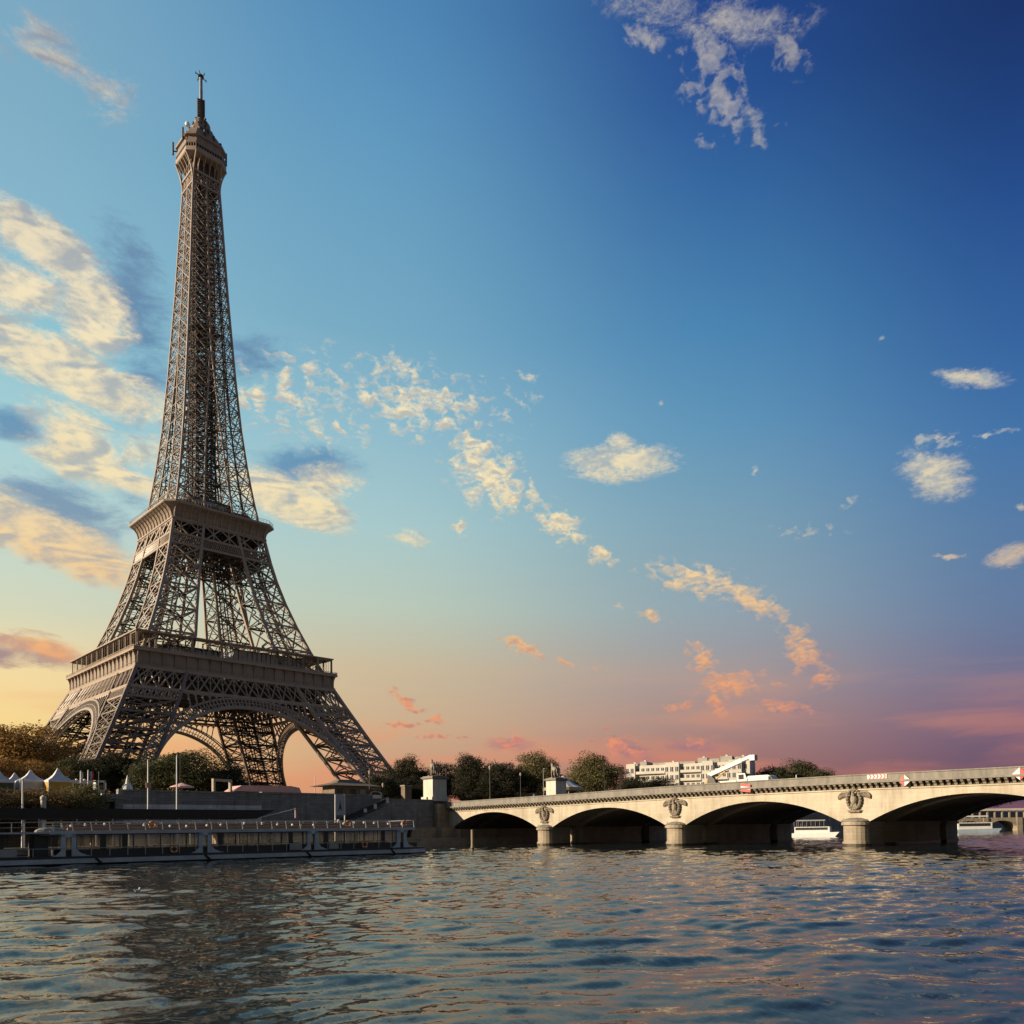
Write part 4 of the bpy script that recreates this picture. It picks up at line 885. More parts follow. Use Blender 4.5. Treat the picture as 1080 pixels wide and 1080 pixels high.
# ------------------------------------------------------------------ skin-built figures
def skin_body(name, verts, edges_, radii, m, parent=None, levels=2):
    me = bpy.data.meshes.new(name); me.from_pydata(verts, edges_, [])
    o = bpy.data.objects.new(name, me); col.objects.link(o)
    md = o.modifiers.new('skin', 'SKIN'); me.skin_vertices[0].data[0].use_root = True
    for i, r_ in enumerate(radii): me.skin_vertices[0].data[i].radius = (r_, r_) if isinstance(r_, (int, float)) else r_
    sb = o.modifiers.new('sub', 'SUBSURF'); sb.levels = levels; sb.render_levels = levels
    dg = bpy.context.evaluated_depsgraph_get(); dg.update(); ev = o.evaluated_get(dg)
    m2 = bpy.data.meshes.new_from_object(ev); o.modifiers.clear(); o.data = m2; m2.materials.clear(); m2.materials.append(m)
    m2.polygons.foreach_set('use_smooth', [True]*len(m2.polygons))
    if parent: o.parent = parent
    return o
def human(m, parent, s=1.0, off=(0, 0, 0), arm='down', name='body'):
    V = [(0,0,.95),(0,0,1.2),(0,0,1.42),(0,0,1.55),(0,-.02,1.66),(0,0,1.76), (.2,0,1.4),(.27,0,1.12),(.26,-.1,.86),(.26,-.12,.78), (-.2,0,1.4),(-.27,0,1.12),(-.26,-.1,.86),(-.26,-.12,.78), (.1,0,.9),(.12,-.02,.5),(.13,.03,.09),(.13,-.14,.04), (-.1,0,.9),(-.12,-.02,.5),(-.13,.03,.09),(-.13,-.14,.04)]
    if arm == 'up': V[7] = (.42, -.05, 1.5); V[8] = (.5, -.1, 1.8); V[9] = (.52, -.1, 1.9)
    E_ = [(0,1),(1,2),(2,3),(3,4),(4,5),(2,6),(6,7),(7,8),(8,9),(2,10),(10,11),(11,12),(12,13),(0,14),(14,15),(15,16),(16,17),(0,18),(18,19),(19,20),(20,21)]
    Rr = [.15,.14,.16,.06,.1,.08,.07,.05,.04,.035,.07,.05,.04,.035,.1,.07,.05,.04,.1,.07,.05,.04]
    return skin_body(name, [(x*s+off[0], y*s+off[1], z*s+off[2]) for x, y, z in V], E_, [r_*s for r_ in Rr], m, parent)
def horse(m, parent, s=1.0, off=(0, 0, 0)):
    V = [(0,.75,1.3),(0,.25,1.25),(0,-.35,1.28),(0,-.75,1.35), (0,-1.0,1.75),(0,-1.15,2.1),(0,-1.4,2.05),(0,-1.7,1.75),
         (.2,.8,1.0),(.22,.7,.62),(.22,.88,.35),(.22,.8,.05), (-.2,.8,1.0),(-.22,.7,.62),(-.22,.88,.35),(-.22,.8,.05),
         (.18,-.7,1.0),(.19,-.75,.55),(.19,-.72,.1), (-.18,-.72,1.0),(-.2,-1.05,.72),(-.2,-.95,.35),
         (0,1.05,1.3),(0,1.25,.95),(0,1.25,.5)]
    E_ = [(0,1),(1,2),(2,3),(3,4),(4,5),(5,6),(6,7),(0,8),(8,9),(9,10),(10,11),(0,12),(12,13),(13,14),(14,15),(3,16),(16,17),(17,18),(3,19),(19,20),(20,21),(0,22),(22,23),(23,24)]
    Rr = [.32,.32,.34,.32,.2,.16,.14,.09,.17,.1,.07,.07,.17,.1,.07,.07,.14,.08,.07,.14,.08,.07,.08,.1,.05]
    return skin_body('horse', [(x*s+off[0], y*s+off[1], z*s+off[2]) for x, y, z in V], E_, [r_*s for r_ in Rr], m, parent)
def pedestal(label, loc, hx, hy, hz):
    t_ = thing('statue_pedestal', label, 'pedestal', loc, 0, 'statue pedestals at the end of the bridge')
    k = MB(); k.box(-hx-.35, hx+.35, -hy-.35, hy+.35, 0, .95); k.build('plinth', WHITEST, t_)
    k = MB(); k.box(-hx, hx, -hy, hy, .95, hz-.7)
    for (a_, b_) in ((-hx+.3, hx-.3),):
        k.bar((a_, -hy-.03, 1.35), (b_, -hy-.03, 1.35), .08); k.bar((a_, -hy-.03, hz-1.1), (b_, -hy-.03, hz-1.1), .08); k.bar((a_, -hy-.03, 1.35), (a_, -hy-.03, hz-1.1), .08); k.bar((b_, -hy-.03, 1.35), (b_, -hy-.03, hz-1.1), .08)
    k.build('shaft', WHITEST, t_)
    k = MB(); k.box(-hx-.15, hx+.15, -hy-.15, hy+.15, hz-.7, hz-.5); k.box(-hx-.4, hx+.4, -hy-.4, hy+.4, hz-.5, hz-.2); k.box(-hx-.1, hx+.1, -hy-.1, hy+.1, hz-.2, hz); k.build('cornice', STONE_GREY, t_)
    return t_
pedestal('tall pale stone pedestal at the tower end of the bridge, nearest the boats', (-18.6, -170.0, 9.65), 1.9, 1.7, 5.5)
t_ = thing('horse_statue', 'weathered stone warrior leading a horse, on the tall pale pedestal nearest the boats', 'statue', (-18.6, -170.0, 15.15), R(150), 'warrior and horse statues')
horse(STATUE, t_, 1.75, (0.45, .1, .15)); human(STATUE, t_, 1.75, (-.95, -1.2, .12), 'up', 'warrior')
k = MB(); k.box(-1.5, 1.5, -1.9, 1.9, 0, .2); k.build('base', STATUE, t_)
pedestal('smaller looking pale pedestal half hidden by the parapet on the far side of the bridge', (17.9, -171.6, 9.65), 1.9, 1.7, 6.3)
t_ = thing('horse_statue', 'weathered stone warrior leading a horse, on the far pedestal beside the striped carousel', 'statue', (17.9, -171.6, 15.95), R(150), 'warrior and horse statues')
horse(STATUE, t_, 1.75, (0.45, .1, .15)); human(STATUE, t_, 1.75, (-.95, -1.2, .12), 'up', 'warrior')
k = MB(); k.box(-1.5, 1.5, -1.9, 1.9, 0, .2); k.build('base', STATUE, t_)

# ------------------------------------------------------------------ vehicles on the bridge
def wheel(mb_parent, x, y, r_, w_):
    k = MB(); k.tube([(x-w_/2, y, r_), (x+w_/2, y, r_)], r_, 14); o_ = k.build('wheel', BLACK, mb_parent); 
    k = MB(); k.tube([(x-w_/2-.02, y, r_), (x+w_/2+.02, y, r_)], r_*.5, 10); k.build('rim', GRMET, o_)
ct = thing('crane_truck', 'white crane truck with its long boom raised, parked on the bridge', 'truck', (-9.0, -239.4, ptop(-239)-1.1))
k = MB(); k.box(-1.15, 1.15, -4.2, 4.6, .75, 1.15); k.build('chassis', DKMET, ct)
k = MB(); k.prism([(-4.3, 1.0), (-4.3, 2.0), (-3.9, 3.0), (-2.4, 3.05), (-2.4, 1.0)], 'x', -1.15, 1.15); cb_ = k.build('cab', WHITE, ct)
k = MB(); k.prism([(-4.32, 2.1), (-4.0, 2.85), (-3.95, 2.85), (-4.27, 2.1)], 'x', -1.0, 1.0); k.box(-1.18, -1.16, -3.7, -2.7, 2.0, 2.8); k.box(1.16, 1.18, -3.7, -2.7, 2.0, 2.8); k.build('cab_window', BLACK, cb_)
for (x, y) in ((-1.0, -3.2), (1.0, -3.2), (-1.0, 1.8), (1.0, 1.8), (-1.0, 3.4), (1.0, 3.4)): wheel(ct, x, y, .5, .35)
k = MB(); k.prism([(2.0, 1.15), (2.6, 2.5), (3.8, 3.2), (4.1, 1.15)], 'x', -.5, .5); k.build('turret', DKMET, ct)
k = MB(); k.bar((0, 4.0, 3.1), (0, -2.8, 5.3), .62, .7); k.bar((0, -1.0, 4.75), (0, -4.6, 5.85), .46, .52); bo = k.build('boom', WHITE, ct)
k = MB(); k.bar((0, 4.4, 1.6), (0, 3.3, 3.2), .5, .6); k.bar((0, 3.2, 1.9), (0, .6, 3.7), .22); k.build('ram', mat('ochre_paint', (.5, .3, .07), .5), bo)
k = MB(); k.box(-.5, .5, -5.4, -4.4, 5.1, 6.0); k.build('work_basket', GRMET, bo)
k = MB(); k.box(-1.1, 1.1, -2.2, 1.0, 1.15, 1.9); k.build('tool_locker', WHITE, ct)
vn = thing('white_van', 'white panel van parked in front of the crane truck on the bridge', 'van', (-9.0, -246.4, ptop(-246)-1.1))
k = MB(); k.prism([(-2.7, .5), (-2.7, 1.2), (-2.1, 1.5), (-1.5, 2.25), (-1.1, 2.45), (2.6, 2.45), (2.75, 2.2), (2.75, .5)], 'x', -1.0, 1.0); k.build('body', WHITE, vn)
k = MB(); k.prism([(-2.06, 1.52), (-1.5, 2.2), (-1.2, 2.2), (-1.2, 1.5)], 'x', -1.02, 1.02); k.build('window', BLACK, vn)
for (x, y) in ((-.9, -1.8), (.9, -1.8), (-.9, 1.8), (.9, 1.8)): wheel(vn, x, y, .35, .24)
pt = thing('person', 'person in a blue top walking behind the bridge parapet', 'person', (-16.6, -199.4, ptop(-199)-1.1), R(90))
human(mat('skin_tone', (.45, .27, .19), .6), pt, 1.0)
tb_ = MB(); tb_.lathe([(.2, .98), (.22, 1.2), (.24, 1.4), (.12, 1.5)], (0, 0, 0), 12, sy=.75)
for s in (-1, 1): tb_.tube([(s*.2, 0, 1.42), (s*.27, 0, 1.12), (s*.26, -.08, .92)], [.085, .07, .06], 8)
tb_.build('blue_top', mat('blue_cloth', (.05, .13, .35), .8), pt)
tb_ = MB(); 
for s in (-1, 1): tb_.tube([(s*.1, 0, .98), (s*.12, -.02, .5), (s*.13, .03, .12)], [.13, .09, .07], 8)
tb_.build('trousers', mat('dark_cloth', (.03, .03, .05), .8), pt)
tb_ = MB(); tb_.sphere((0, .02, 1.72), .13, 10, 8); tb_.build('hair', mat('dark_hair', (.03, .02, .015), .8), pt)

# ------------------------------------------------------------------ lamps and poles
def lantern_lamp(label, loc, h_, group='lantern lamps'):
    t_ = thing('street_lamp', label, 'street lamp', loc, 0, group)
    k = MB(); k.lathe([(.28, 0), (.28, .5), (.16, .7), (.1, 1.6), (.075, h_-1.0), (.12, h_-.9)], (0, 0, 0), 10); k.build('post', DKMET, t_)
    k = MB(); k.lathe([(.12, h_-.9), (.3, h_-.35), (.32, h_-.3), (.05, h_)], (0, 0, 0), 6); k.build('lantern', mat('lamp_glass', (.55, .42, .32), .3), t_)
    return t_
lantern_lamp('dark lamp post with a lantern on the bridge, first one past the horse statue', (-16.0, -185.5, 8.5), 8.2)
lantern_lamp('dark lamp post with a lantern between the two horse statues, beyond the bridge', (16.0, -160.5, GZ), 8.4)
lantern_lamp('lamp post with a pale round lantern above the kiosk eaves', (-34.0, -168.0, GZ), 6.4)
lantern_lamp('short lamp post with a lantern above the quay stair', (-29.4, -166, GZ), 4.0)
lantern_lamp('short lamp post with a lantern at the foot of the horse statue', (-15.1, -169.5, GZ), 8.8)
def pole(label, loc, h_, r_=.09, m_=GRMET, name='lamp_pole', cat='pole', arm=0.0, group=None):
    t_ = thing(name, label, cat, loc, 0, group)
    k = MB(); k.lathe([(r_*2, 0), (r_*2, .3), (r_*1.2, .4), (r_*.7, h_)], (0, 0, 0), 8); k.build('post', m_, t_)
    if arm:
        k = MB(); k.bar((0, 0, h_-.1), (arm, 0, h_+.1), .09); k.bar((arm-.4, 0, h_+.1), (arm+.5, 0, h_+.12), .28, .12); k.build('lamp_head', m_, t_)
    return t_
pole('bare grey lamp pole in front of the light green tree, left of the far statue', (16, -169, GZ), 8.8, .1, GRMET, arm=.6, group='tall thin poles by the bridge')
pole('tall thin lamp pole rising out of the round tree behind the bridge', (16, -189.4, 8.6), 11.2, .11, DKMET, group='tall thin poles by the bridge')
pole('thin pole right beside the round tree behind the bridge', (16, -194.3, 8.8), 7.6, .11, DKMET, group='tall thin poles by the bridge')
pole('thin lamp pole in front of the middle of the white apartment block', (16, -207.8, 8.8), 6.2, .11, DKMET, group='tall thin poles by the bridge')
pole('thin lamp pole in front of the right end of the white apartment block', (16, -219, 8.9), 6.0, .1, DKMET, group='tall thin poles by the bridge')
pole('small pale post standing on the bridge parapet by the far right tree', (-16.0, -255.8, 9.0), 1.7, .11, WHITE, 'marker_post', 'post')
# ------------------------------------------------------------------ glass boat
EANG = -0.1334
HULL = mat('hull_blue_grey', (0.55, 0.60, 0.66), 0.35, 0.0, 0.3, 0.8)
BLUEGR = mat('portal_blue_grey', (0.50, 0.60, 0.70), 0.4, 0.1, 0.2)
DECKDK = mat('boat_dark_trim', (0.05, 0.05, 0.055), 0.5)
RAILM = mat('rail_metal', (0.5, 0.52, 0.55), 0.35, 0.5, 0.2)
BGLASS = glassmat('boat_glass', (0.93, 0.92, 0.90), 0.1)
SEATB = mat('bench_brown', (0.30, 0.19, 0.13), 0.7)
boat = thing('glass_tour_boat', 'long low tour boat with glass sides and a railed roof moored at the left', 'boat', (-108.95, -219.07, 0), EANG)
S0, S1, W = -16.0, 48.3, 8.6
k = MB(); k.prism([(S0, 0.3), (S1-3.0, 0.3), (S1, 1.6), (S1+.1, 3.0), (S1, W-1.6), (S1-3.0, W-.3), (S0, W-.3)], 'z', -.6, .18); k.build('hull_bottom', BLACK, boat)
k = MB(); k.prism([(S0, 0), (S1-3.2, 0), (S1-.2, 1.4), (S1, 3.0), (S1-.2, W-1.4), (S1-3.2, W), (S0, W)], 'z', .18, .66)
k.build('hull', HULL, boat)
k = MB(); k.prism([(S0, .05), (S1-3.2, .05), (S1-.3, 1.45), (S1-.1, 3.0), (S1-.3, W-1.45), (S1-3.2, W-.05), (S0, W-.05)], 'z', .66, .92); k.build('deck', DECKDK, boat)
k = MB()
for s in (-8, 8.6, 19.5, 31.3, 42.6): k.prism([(s, .17), (s+.35, .17), (s-.15, .7), (s-.45, .7)], 'y', -.06, .02)
k.build('hull_joint', BLACK, boat)
k = MB(); k.box(5.2, 44.6, .55, W-.5, .92, 1.55); k.build('cabin_sill', DECKDK, boat)
rf_ = MB(); rf_.box(4.2, 46.0, .25, W-.2, 3.22, 3.58); rf_.prism([(4.2, .25), (-9, .9), (-9, W-.9), (4.2, W-.2)], 'z', 3.30, 3.46)
rfo_ = rf_.build('roof', HULL, boat)
k = MB(); k.box(4.6, 45.6, .5, W-.5, 3.585, 3.64); k.build('roof_deck', mat('roof_timber', (.34, .24, .18), .8), rfo_)
rl = MB()
s = 4.6
while s < 46.2:
    for y in (.35, W-.3): rl.bar((s, y, 3.55), (s-.12, y, 4.52), .09, .11)
    s += 1.72
for y in (.35, W-.3):
    for z in (4.52, 4.2, 3.9): rl.bar((4.6, y, z), (46, y, z), .055 if z < 4.5 else .08)
rl.bar((46, .35, 4.52), (46, W-.3, 4.52), .07); rl.bar((-9, 1.0, 4.35), (4.6, .35, 4.5), .07); rl.bar((-9, 1.0, 3.9), (4.6, .35, 3.95), .05)
for s in (-8, -5, -2, 1): rl.bar((s, .8, 3.4), (s, .8, 4.4), .07)
rl.build('roof_railing', RAILM, boat)
gmul = MB(); gl_ = MB(); s = 5.3; i = 0
while s < 44.5:
    for y in (.6, W-.6): gmul.bar((s, y, .95), (s, y, 3.25), .12 if i % 2 else .07)
    s += 1.34; i += 1
for y in (.6, W-.6):
    gmul.bar((5.2, y, 1.55), (44.6, y, 1.55), .12); gmul.bar((5.2, y, 3.18), (44.6, y, 3.18), .12)
for s in (8.8, 10.9, 20.8, 29.0, 33.5, 41.2): gmul.box(s, s+.5, .56, .8, .95, 3.22)
gmul.build('window_frame', DECKDK, boat)
gl_.box(5.3, 44.5, .58, .60, 1.55, 3.2); gl_.box(5.3, 44.5, W-.62, W-.6, 1.55, 3.2); gl_.build('side_glazing', BGLASS, boat)
for s in (5.2, 18.6, 31.2, 43.3):
    k = MB(); k.box(s, s+.42, .2, .5, .92, 3.25); k.box(s+.95, s+1.37, .2, .5, .92, 3.25); k.box(s, s+1.37, .2, .5, 2.9, 3.3)
    k.prism([(s+1.37, .92), (s+1.37, 1.75), (s+1.7, 1.3), (s+2.4, 1.0), (s+2.8, .92)], 'y', .2, .5)
    k.prism([(s, .92), (s, 1.5), (s-.4, 1.1), (s-.8, .92)], 'y', .2, .5)
    k.build('portal_frame', BLUEGR, boat)
rl = MB(); s = -11
while s < 43:
    rl.bar((s, .08, .9), (s, .08, 1.75), .06); s += 1.72
rl.bar((-11, .08, 1.75), (43.3, .08, 1.75), .05); rl.bar((-11, .08, 1.35), (2, .08, 1.35), .04); rl.build('side_railing', RAILM, boat)
for s0, s1 in ((-3.6, 1.4), (28.9, 30.4), (33.9, 35.1)):
    k = MB(); k.box(s0, s1, .02, .06, .98, 1.78); k.build('white_panel', mat('panel_grey', (.42, .42, .41), .7), boat)
k = MB(); k.box(3.0, 4.2, 1.2, W-1.2, .92, 3.25); k.box(-3.5, .4, 1.6, W-1.6, .92, 3.25); k.build('wheelhouse', DECKDK, boat)
k = MB(); k.sphere((4.4, .9, 3.5), 1.0, 12, 8, (1.5, .5, .5)); k.build('covered_tender', mat('tarp_grey', (.30, .30, .30), .8, 0, .3, 3, bump=.5), boat)
for s in range(7, 44, 2): k = MB(); k.box(s, s+.5, 2.9, 5.9, .93, 1.3); k.box(s, s+.12, 2.9, 5.9, 1.3, 1.85); k.build('dining_seat', SEATB, boat)
for y in (2.0, 5.4): k = MB(); k.box(6, 44.5, y, y+.5, 3.65, 3.95); k.box(6, 44.5, y+.45, y+.53, 3.95, 4.3); k.build('roof_bench', SEATB, boat)
for j in range(24):
    if j % 7 != 3: k = MB(); k.lathe([(.09, 0), (.15, .1), (.1, .24), (.02, .3)], (6.2+1.65*j+.35*math.sin(j*5), 1.2+.3*math.sin(j*3), 3.98+.14*math.sin(j*7)), 7); k.build('deck_light', WHITE, boat)
k = MB(); k.bar((45.4, 1.0, 2.3), (45.9, 1.4, 3.3), .5, .3); k.box(44.7, 46.6, 1.0, 3.5, .92, 1.5); k.build('mooring_gear', mat('rust_brown', (.16, .08, .04), .8), boat)
def onboat(s, y, z):
    return (-108.95+s*math.cos(EANG)-y*math.sin(EANG), -219.07+s*math.sin(EANG)+y*math.cos(EANG), z)
ORANGE = mat('ring_orange', (.85, .26, .05), .6); 
def ring(label, s, y, z):
    o_ = thing('life_ring', label, 'life ring', onboat(s, y, z), EANG, 'orange life rings on the glass boat')
    k = MB(); pts = [(.33*math.cos(2*math.pi*i/20), 0, .33*math.sin(2*math.pi*i/20)) for i in range(21)]; k.tube(pts, .1, 8, False); k.build('ring', ORANGE, o_)
    k = MB()
    for a in (45, 135, 225, 315): a = R(a); k.tube([(.33*math.cos(a-.2), 0, .33*math.sin(a-.2)), (.33*math.cos(a), 0, .33*math.sin(a)), (.33*math.cos(a+.2), 0, .33*math.sin(a+.2))], .108, 8)
    k.build('white_band', WHITE, o_)
ring('orange life ring on the roof railing of the glass boat near the flagpoles', 13.8, .2, 4.15)
ring('orange life ring on the low side railing of the glass boat near the flagpoles', 15.95, -.02, 1.4)
ring('orange life ring on the roof railing just right of the white framed gate sign', 36.5, .2, 4.1)
ring('orange life ring on the low side railing under the gate sign', 38.6, -.02, 1.4)
ring('orange life ring hanging at the stern end of the boat roof railing', 44.4, .2, 4.1)
for j, s in enumerate((20.9, 22.4, 23.9, 25.4, 26.9)):
    nm_ = ['leftmost', 'second', 'middle', 'fourth', 'rightmost'][j]
    o_ = thing('table_lamp', 'white shaded lamp inside the glass cabin, %s of five in a row' % nm_, 'lamp', onboat(s, 1.0, 1.55), 0, 'white lamps in the boat cabin')
    k = MB(); k.lathe([(.12, 0), (.04, .05), (.03, .3)], (0, 0, 0), 8); k.build('stand', RAILM, o_)
    k = MB(); k.lathe([(.14, .28), (.22, .32), (.24, .68), (.1, .72)], (0, 0, 0), 10); k.build('shade', WHITE, o_)
# moored launch with the dark flat roof
b2_ = thing('dark_roofed_boat', 'moored boat with a long flat black roof lying behind the glass boat', 'boat', (-100, -204, 0))
k = MB(); k.prism([(-40, 0), (26, 0), (28.5, 3.5), (26, 7), (-40, 7)], 'z', -.5, .9); k.build('hull', DECKDK, b2_)
k = MB(); k.prism([(-40, 5.15), (24.4, 5.15), (27.2, 6.38), (-40, 6.38)], 'y', -.3, 7.3); k.build('roof', BLACK, b2_)
k = MB()
for s in range(-14, 26, 4):
    for y in (.3, 6.7): k = MB(); k.bar((s, y, .9), (s, y, 5.2), .12); k.build('roof_post', RAILM, b2_)
k = MB(); k.box(-38, 22, 1.2, 5.8, .9, 1.7); k.box(20, 23.5, 1.5, 5.5, .9, 3.6); k.build('seating', mat('pale_seats', (.33, .27, .20), .8, 0, .5, 1.2), b2_)
k = MB(); k.bar((23.5, .5, 4.9), (30.5, .2, 6.6), .1); k.bar((30.5, .2, 5.2), (30.5, .2, 6.7), .09); k.build('gangway_davit', WHITE, b2_)
k = MB(); k.prism([(30.45, 5.2), (30.7, 5.2), (30.75, 6.2), (30.45, 6.5)], 'y', .1, .18); k.build('pennant', mat('pink_cloth', (.6, .3, .33), .8), b2_)
# small white launch seen through the glass
b3_ = thing('small_launch', 'small white launch moored behind the glass boat, seen through its windows', 'boat', (-77.5, -209.5, 0), R(-4))
k = MB(); k.prism([(-3.8, .9), (2.0, .9), (3.8, 1.25), (2.6, .1), (-3.6, .1)], 'y', -1.1, 1.1); k.build('hull', WHITE, b3_)
k = MB(); k.prism([(-1.5, .95), (1.0, .95), (.2, 1.7), (-1.5, 1.7)], 'y', -.8, .8); k.build('windscreen', GLASS_T, b3_)
# gate sign with the tower emblem
gs = thing('gate_sign', 'tall white framed sign with a little tower emblem above the boat roof', 'sign', (-57.5, -196.0, 1.0), R(-8))
k = MB(); k.box(-5, 5, -2, 4, -1.2, .1); k.build('pontoon', DECKDK, gs)
for s in (-1, 1): k = MB(); k.bar((s*.85, 0, .1), (s*.78, 0, 8.3), .17); k.build('frame_post', WHITE, gs)
k = MB(); k.box(-.75, .75, -.04, .04, 4.9, 8.25); pn = k.build('sign_panel', mat('panel_pale_blue', (.42, .47, .52), .5), gs)
k = MB(); z0 = 5.6
k.prism([(-.34, z0), (-.2, z0), (-.12, z0+.32), (.12, z0+.32), (.2, z0), (.34, z0), (.15, z0+.7), (.06, z0+1.3), (0, z0+1.9), (-.06, z0+1.3), (-.15, z0+.7)], 'y', -.075, -.045)
k.bar((-.22, -.06, z0+.5), (.22, -.06, z0+.5), .07, .03); k.build('tower_emblem', DKMET, pn)
for x, z, r_ in ((-.4, 3.9, .3), (.2, 3.5, .25)): k = MB(); k.sphere((x, -.3, z), r_, 8, 6); k.build('flood_light', WHITE, gs)

# poles, flags, posts
def flagpole(label, x, y, z0, z1, cloth=None, fz=None, lab2=None):
    t_ = thing('flagpole', label, 'flagpole', (x, y, z0)); h_ = z1-z0
    k = MB(); k.lathe([(.16, 0), (.15, 1), (.1, h_-.1), (.14, h_), (.02, h_+.15)], (0, 0, 0), 8); k.build('pole', WHITE, t_)
    if cloth:
        n = len(cloth)
        for j, cm_ in enumerate(cloth):
            k = MB(); a_ = .12+.24*j
            zt_, zb_ = fz[0]-z0, fz[1]-z0
            for q_ in range(5):
                z_a, z_b = zt_+(zb_-zt_)*q_/5, zt_+(zb_-zt_)*(q_+1)/5; w_ = .14*math.sin(q_*1.9+j); w2_ = .14*math.sin((q_+1)*1.9+j)
                k.add([(a_, w_, z_a), (a_+.24, w_+.05, z_a), (a_+.24, w2_+.05, z_b), (a_, w2_, z_b), (a_, w_+.03, z_a), (a_+.24, w_+.08, z_a), (a_+.24, w2_+.08, z_b), (a_, w2_+.03, z_b)], [(0,1,2,3),(4,7,6,5),(0,3,7,4),(1,5,6,2)])
            k.build('flag_stripe', cm_, t_)
    return t_
CB, CW, CR, CY = mat('flag_blue', (.03, .05, .22), .8), mat('flag_white', (.6, .6, .6), .8), mat('flag_red', (.6, .04, .04), .8), mat('flag_yellow', (.55, .38, .05), .8)
flagpole('bare white flagpole with a small pink notice, left of the flag with yellow', -83.2, -184.5, 1.6, 14.4)
k = MB(); k.box(-.35, .35, -.18, -.1, 8.6, 9.4); bpy.data.objects['flagpole']; k.build('notice', mat('pink_notice', (.6, .35, .35), .7), bpy.data.objects['flagpole'])
flagpole('white flagpole flying a furled blue and yellow flag before the big tree', -79.0, -184.5, 1.6, 15.3, [CB, CY], (15.0, 11.2))
flagpole('white flagpole in front of the pale pagoda tent at the left edge', -99.6, -185.5, 1.6, 10.9)
flagpole('short pole with a French flag on the white marquee', -85.8, -165.0, GZ, 13.9, [CB, CW, CR], (13.8, 12.2))
flagpole('short pole with a white flag on the white marquee', -86.9, -165.0, GZ, 13.7, [CW], (13.6, 12.4))
t_ = thing('mooring_bollard', 'thick white cylindrical mooring post behind the black boat roof', 'post', (-96.8, -184.0, 1.6))
k = MB(); k.lathe([(.36, 0), (.34, 6.6), (.4, 6.65), (.4, 7.0), (.1, 7.25)], (0, 0, 0), 14); k.build('post', WHITEST, t_)
k = MB(); k.bar((-.5, -.3, 5.4), (0, -.3, 5.4), .2); k.build('hook', DKMET, t_)
t_ = thing('mooring_post', 'pale timber mooring post standing in the water before the first arch', 'post', (-44.6, -214.2, 0))
k = MB(); k.lathe([(.3, -1.5), (.3, .5), (.24, .52), (.24, 3.15), (.05, 3.2)], (0, 0, 0), 12); k.build('post', mat('post_wood', (.33, .27, .19), .85, 0, .5, 3), t_)
k = MB(); k.lathe([(.31, -.1), (.31, .28), (.25, .3)], (0, 0, 0), 12); k.build('wet_band', mat('wet_band', (.05, .045, .03), .5), t_)
lp_ = pole('dark lamp pole with white flood lights at its foot behind the black roof', (-86.9, -174.2, 1.6), 11.6, .08, DKMET, 'lamp_pole', 'street lamp')
for x, z in ((.45, 7.9), (-.35, 7.2), (.4, 6.6)): k = MB(); k.sphere((x, -.2, z), .28, 8, 6); k.build('flood_light', WHITE, lp_)
pole('thin bare pole between the pink awning and the kiosk', (-42.0, -160.0, GZ), 5.3, .08, GRMET, 'lamp_pole', 'pole')
t_ = thing('stone_pier', 'square brown stone gate pier on the quay beside the dark trees', 'pillar', (-26.4, -170.3, GZ))
k = MB(); k.box(-.85, .85, -.7, .7, 0, 3.1); k.build('shaft', mat('brown_stone', (.20, .15, .11), .85, 0, .4, 1), t_); k = MB(); k.box(-1, 1, -.85, .85, 3.1, 3.4); k.build('cap', STONE_DK, t_)

# tents, awnings, kiosk
CANV = mat('tent_canvas', (.62, .61, .64), .7, 0, .08, 2)
def pagoda(label, x, y, w_, hw, hp, wallm, rz=0):
    t_ = thing('pagoda_tent', label, 'tent', (x, y, GZ), rz, 'pagoda tents on the quay'); a = w_/2
    k = MB(); prof = [(1.0, hw), (.62, hw+.22*hp), (.34, hw+.48*hp), (.15, hw+.78*hp), (.04, hw+hp)]
    k.lathe([(r_*a*1.45, z_) for r_, z_ in prof], (0, 0, 0), 4, math.pi/4); k.box(-a*1.02, a*1.02, -a*1.02, a*1.02, hw-.25, hw); k.build('canopy', CANV, t_)
    k = MB(); k.box(-a, a, -a, a, 0, hw-.25); k.build('side_wall', wallm, t_)
    for sx_, sy_ in ((-1, -1), (-1, 1), (1, -1), (1, 1)): k = MB(); k.bar((sx_*a, sy_*a, 0), (sx_*a, sy_*a, hw), .12); k.build('tent_pole', WHITE, t_)
GREENW = mat('green_canvas', (.06, .09, .05), .8); YELW = mat('yellow_canvas', (.50, .30, .06), .8); PALEW = mat('pale_canvas', (.50, .50, .53), .8)
pagoda('white pagoda tent with a dark green side at the left edge of the photo', -97.6, -161.5, 3.6, 2.3, 2.0, GREENW)
pagoda('small white pagoda tent behind the others, second peak from the left', -92.9, -150.0, 3.0, 2.9, 1.7, PALEW)
pagoda('white pagoda tent with pale grey sides, just left of the yellow walled tent', -93.3, -162.0, 3.6, 2.5, 1.8, PALEW)
pagoda('white pagoda tent with a yellow side wall', -90.2, -165.0, 3.4, 2.45, 2.1, YELW)
t_ = thing('marquee', 'low flat white marquee between the yellow tent and the French flag', 'tent', (-86.0, -158.0, GZ))
k = MB(); k.box(-2.6, 2.8, -1.4, 1.4, 2.6, 3.05); k.build('roof', CANV, t_)
for x in (-2.4, -.6, 1.2, 2.6): k = MB(); k.bar((x, -1.3, 0), (x, -1.3, 2.6), .13); k.build('post', WHITE, t_)
for j in range(4): k = MB(); k.sphere((-2.0+1.2*j, 0, 3.15), .22, 8, 6); k.build('roof_vent', WHITE, t_)
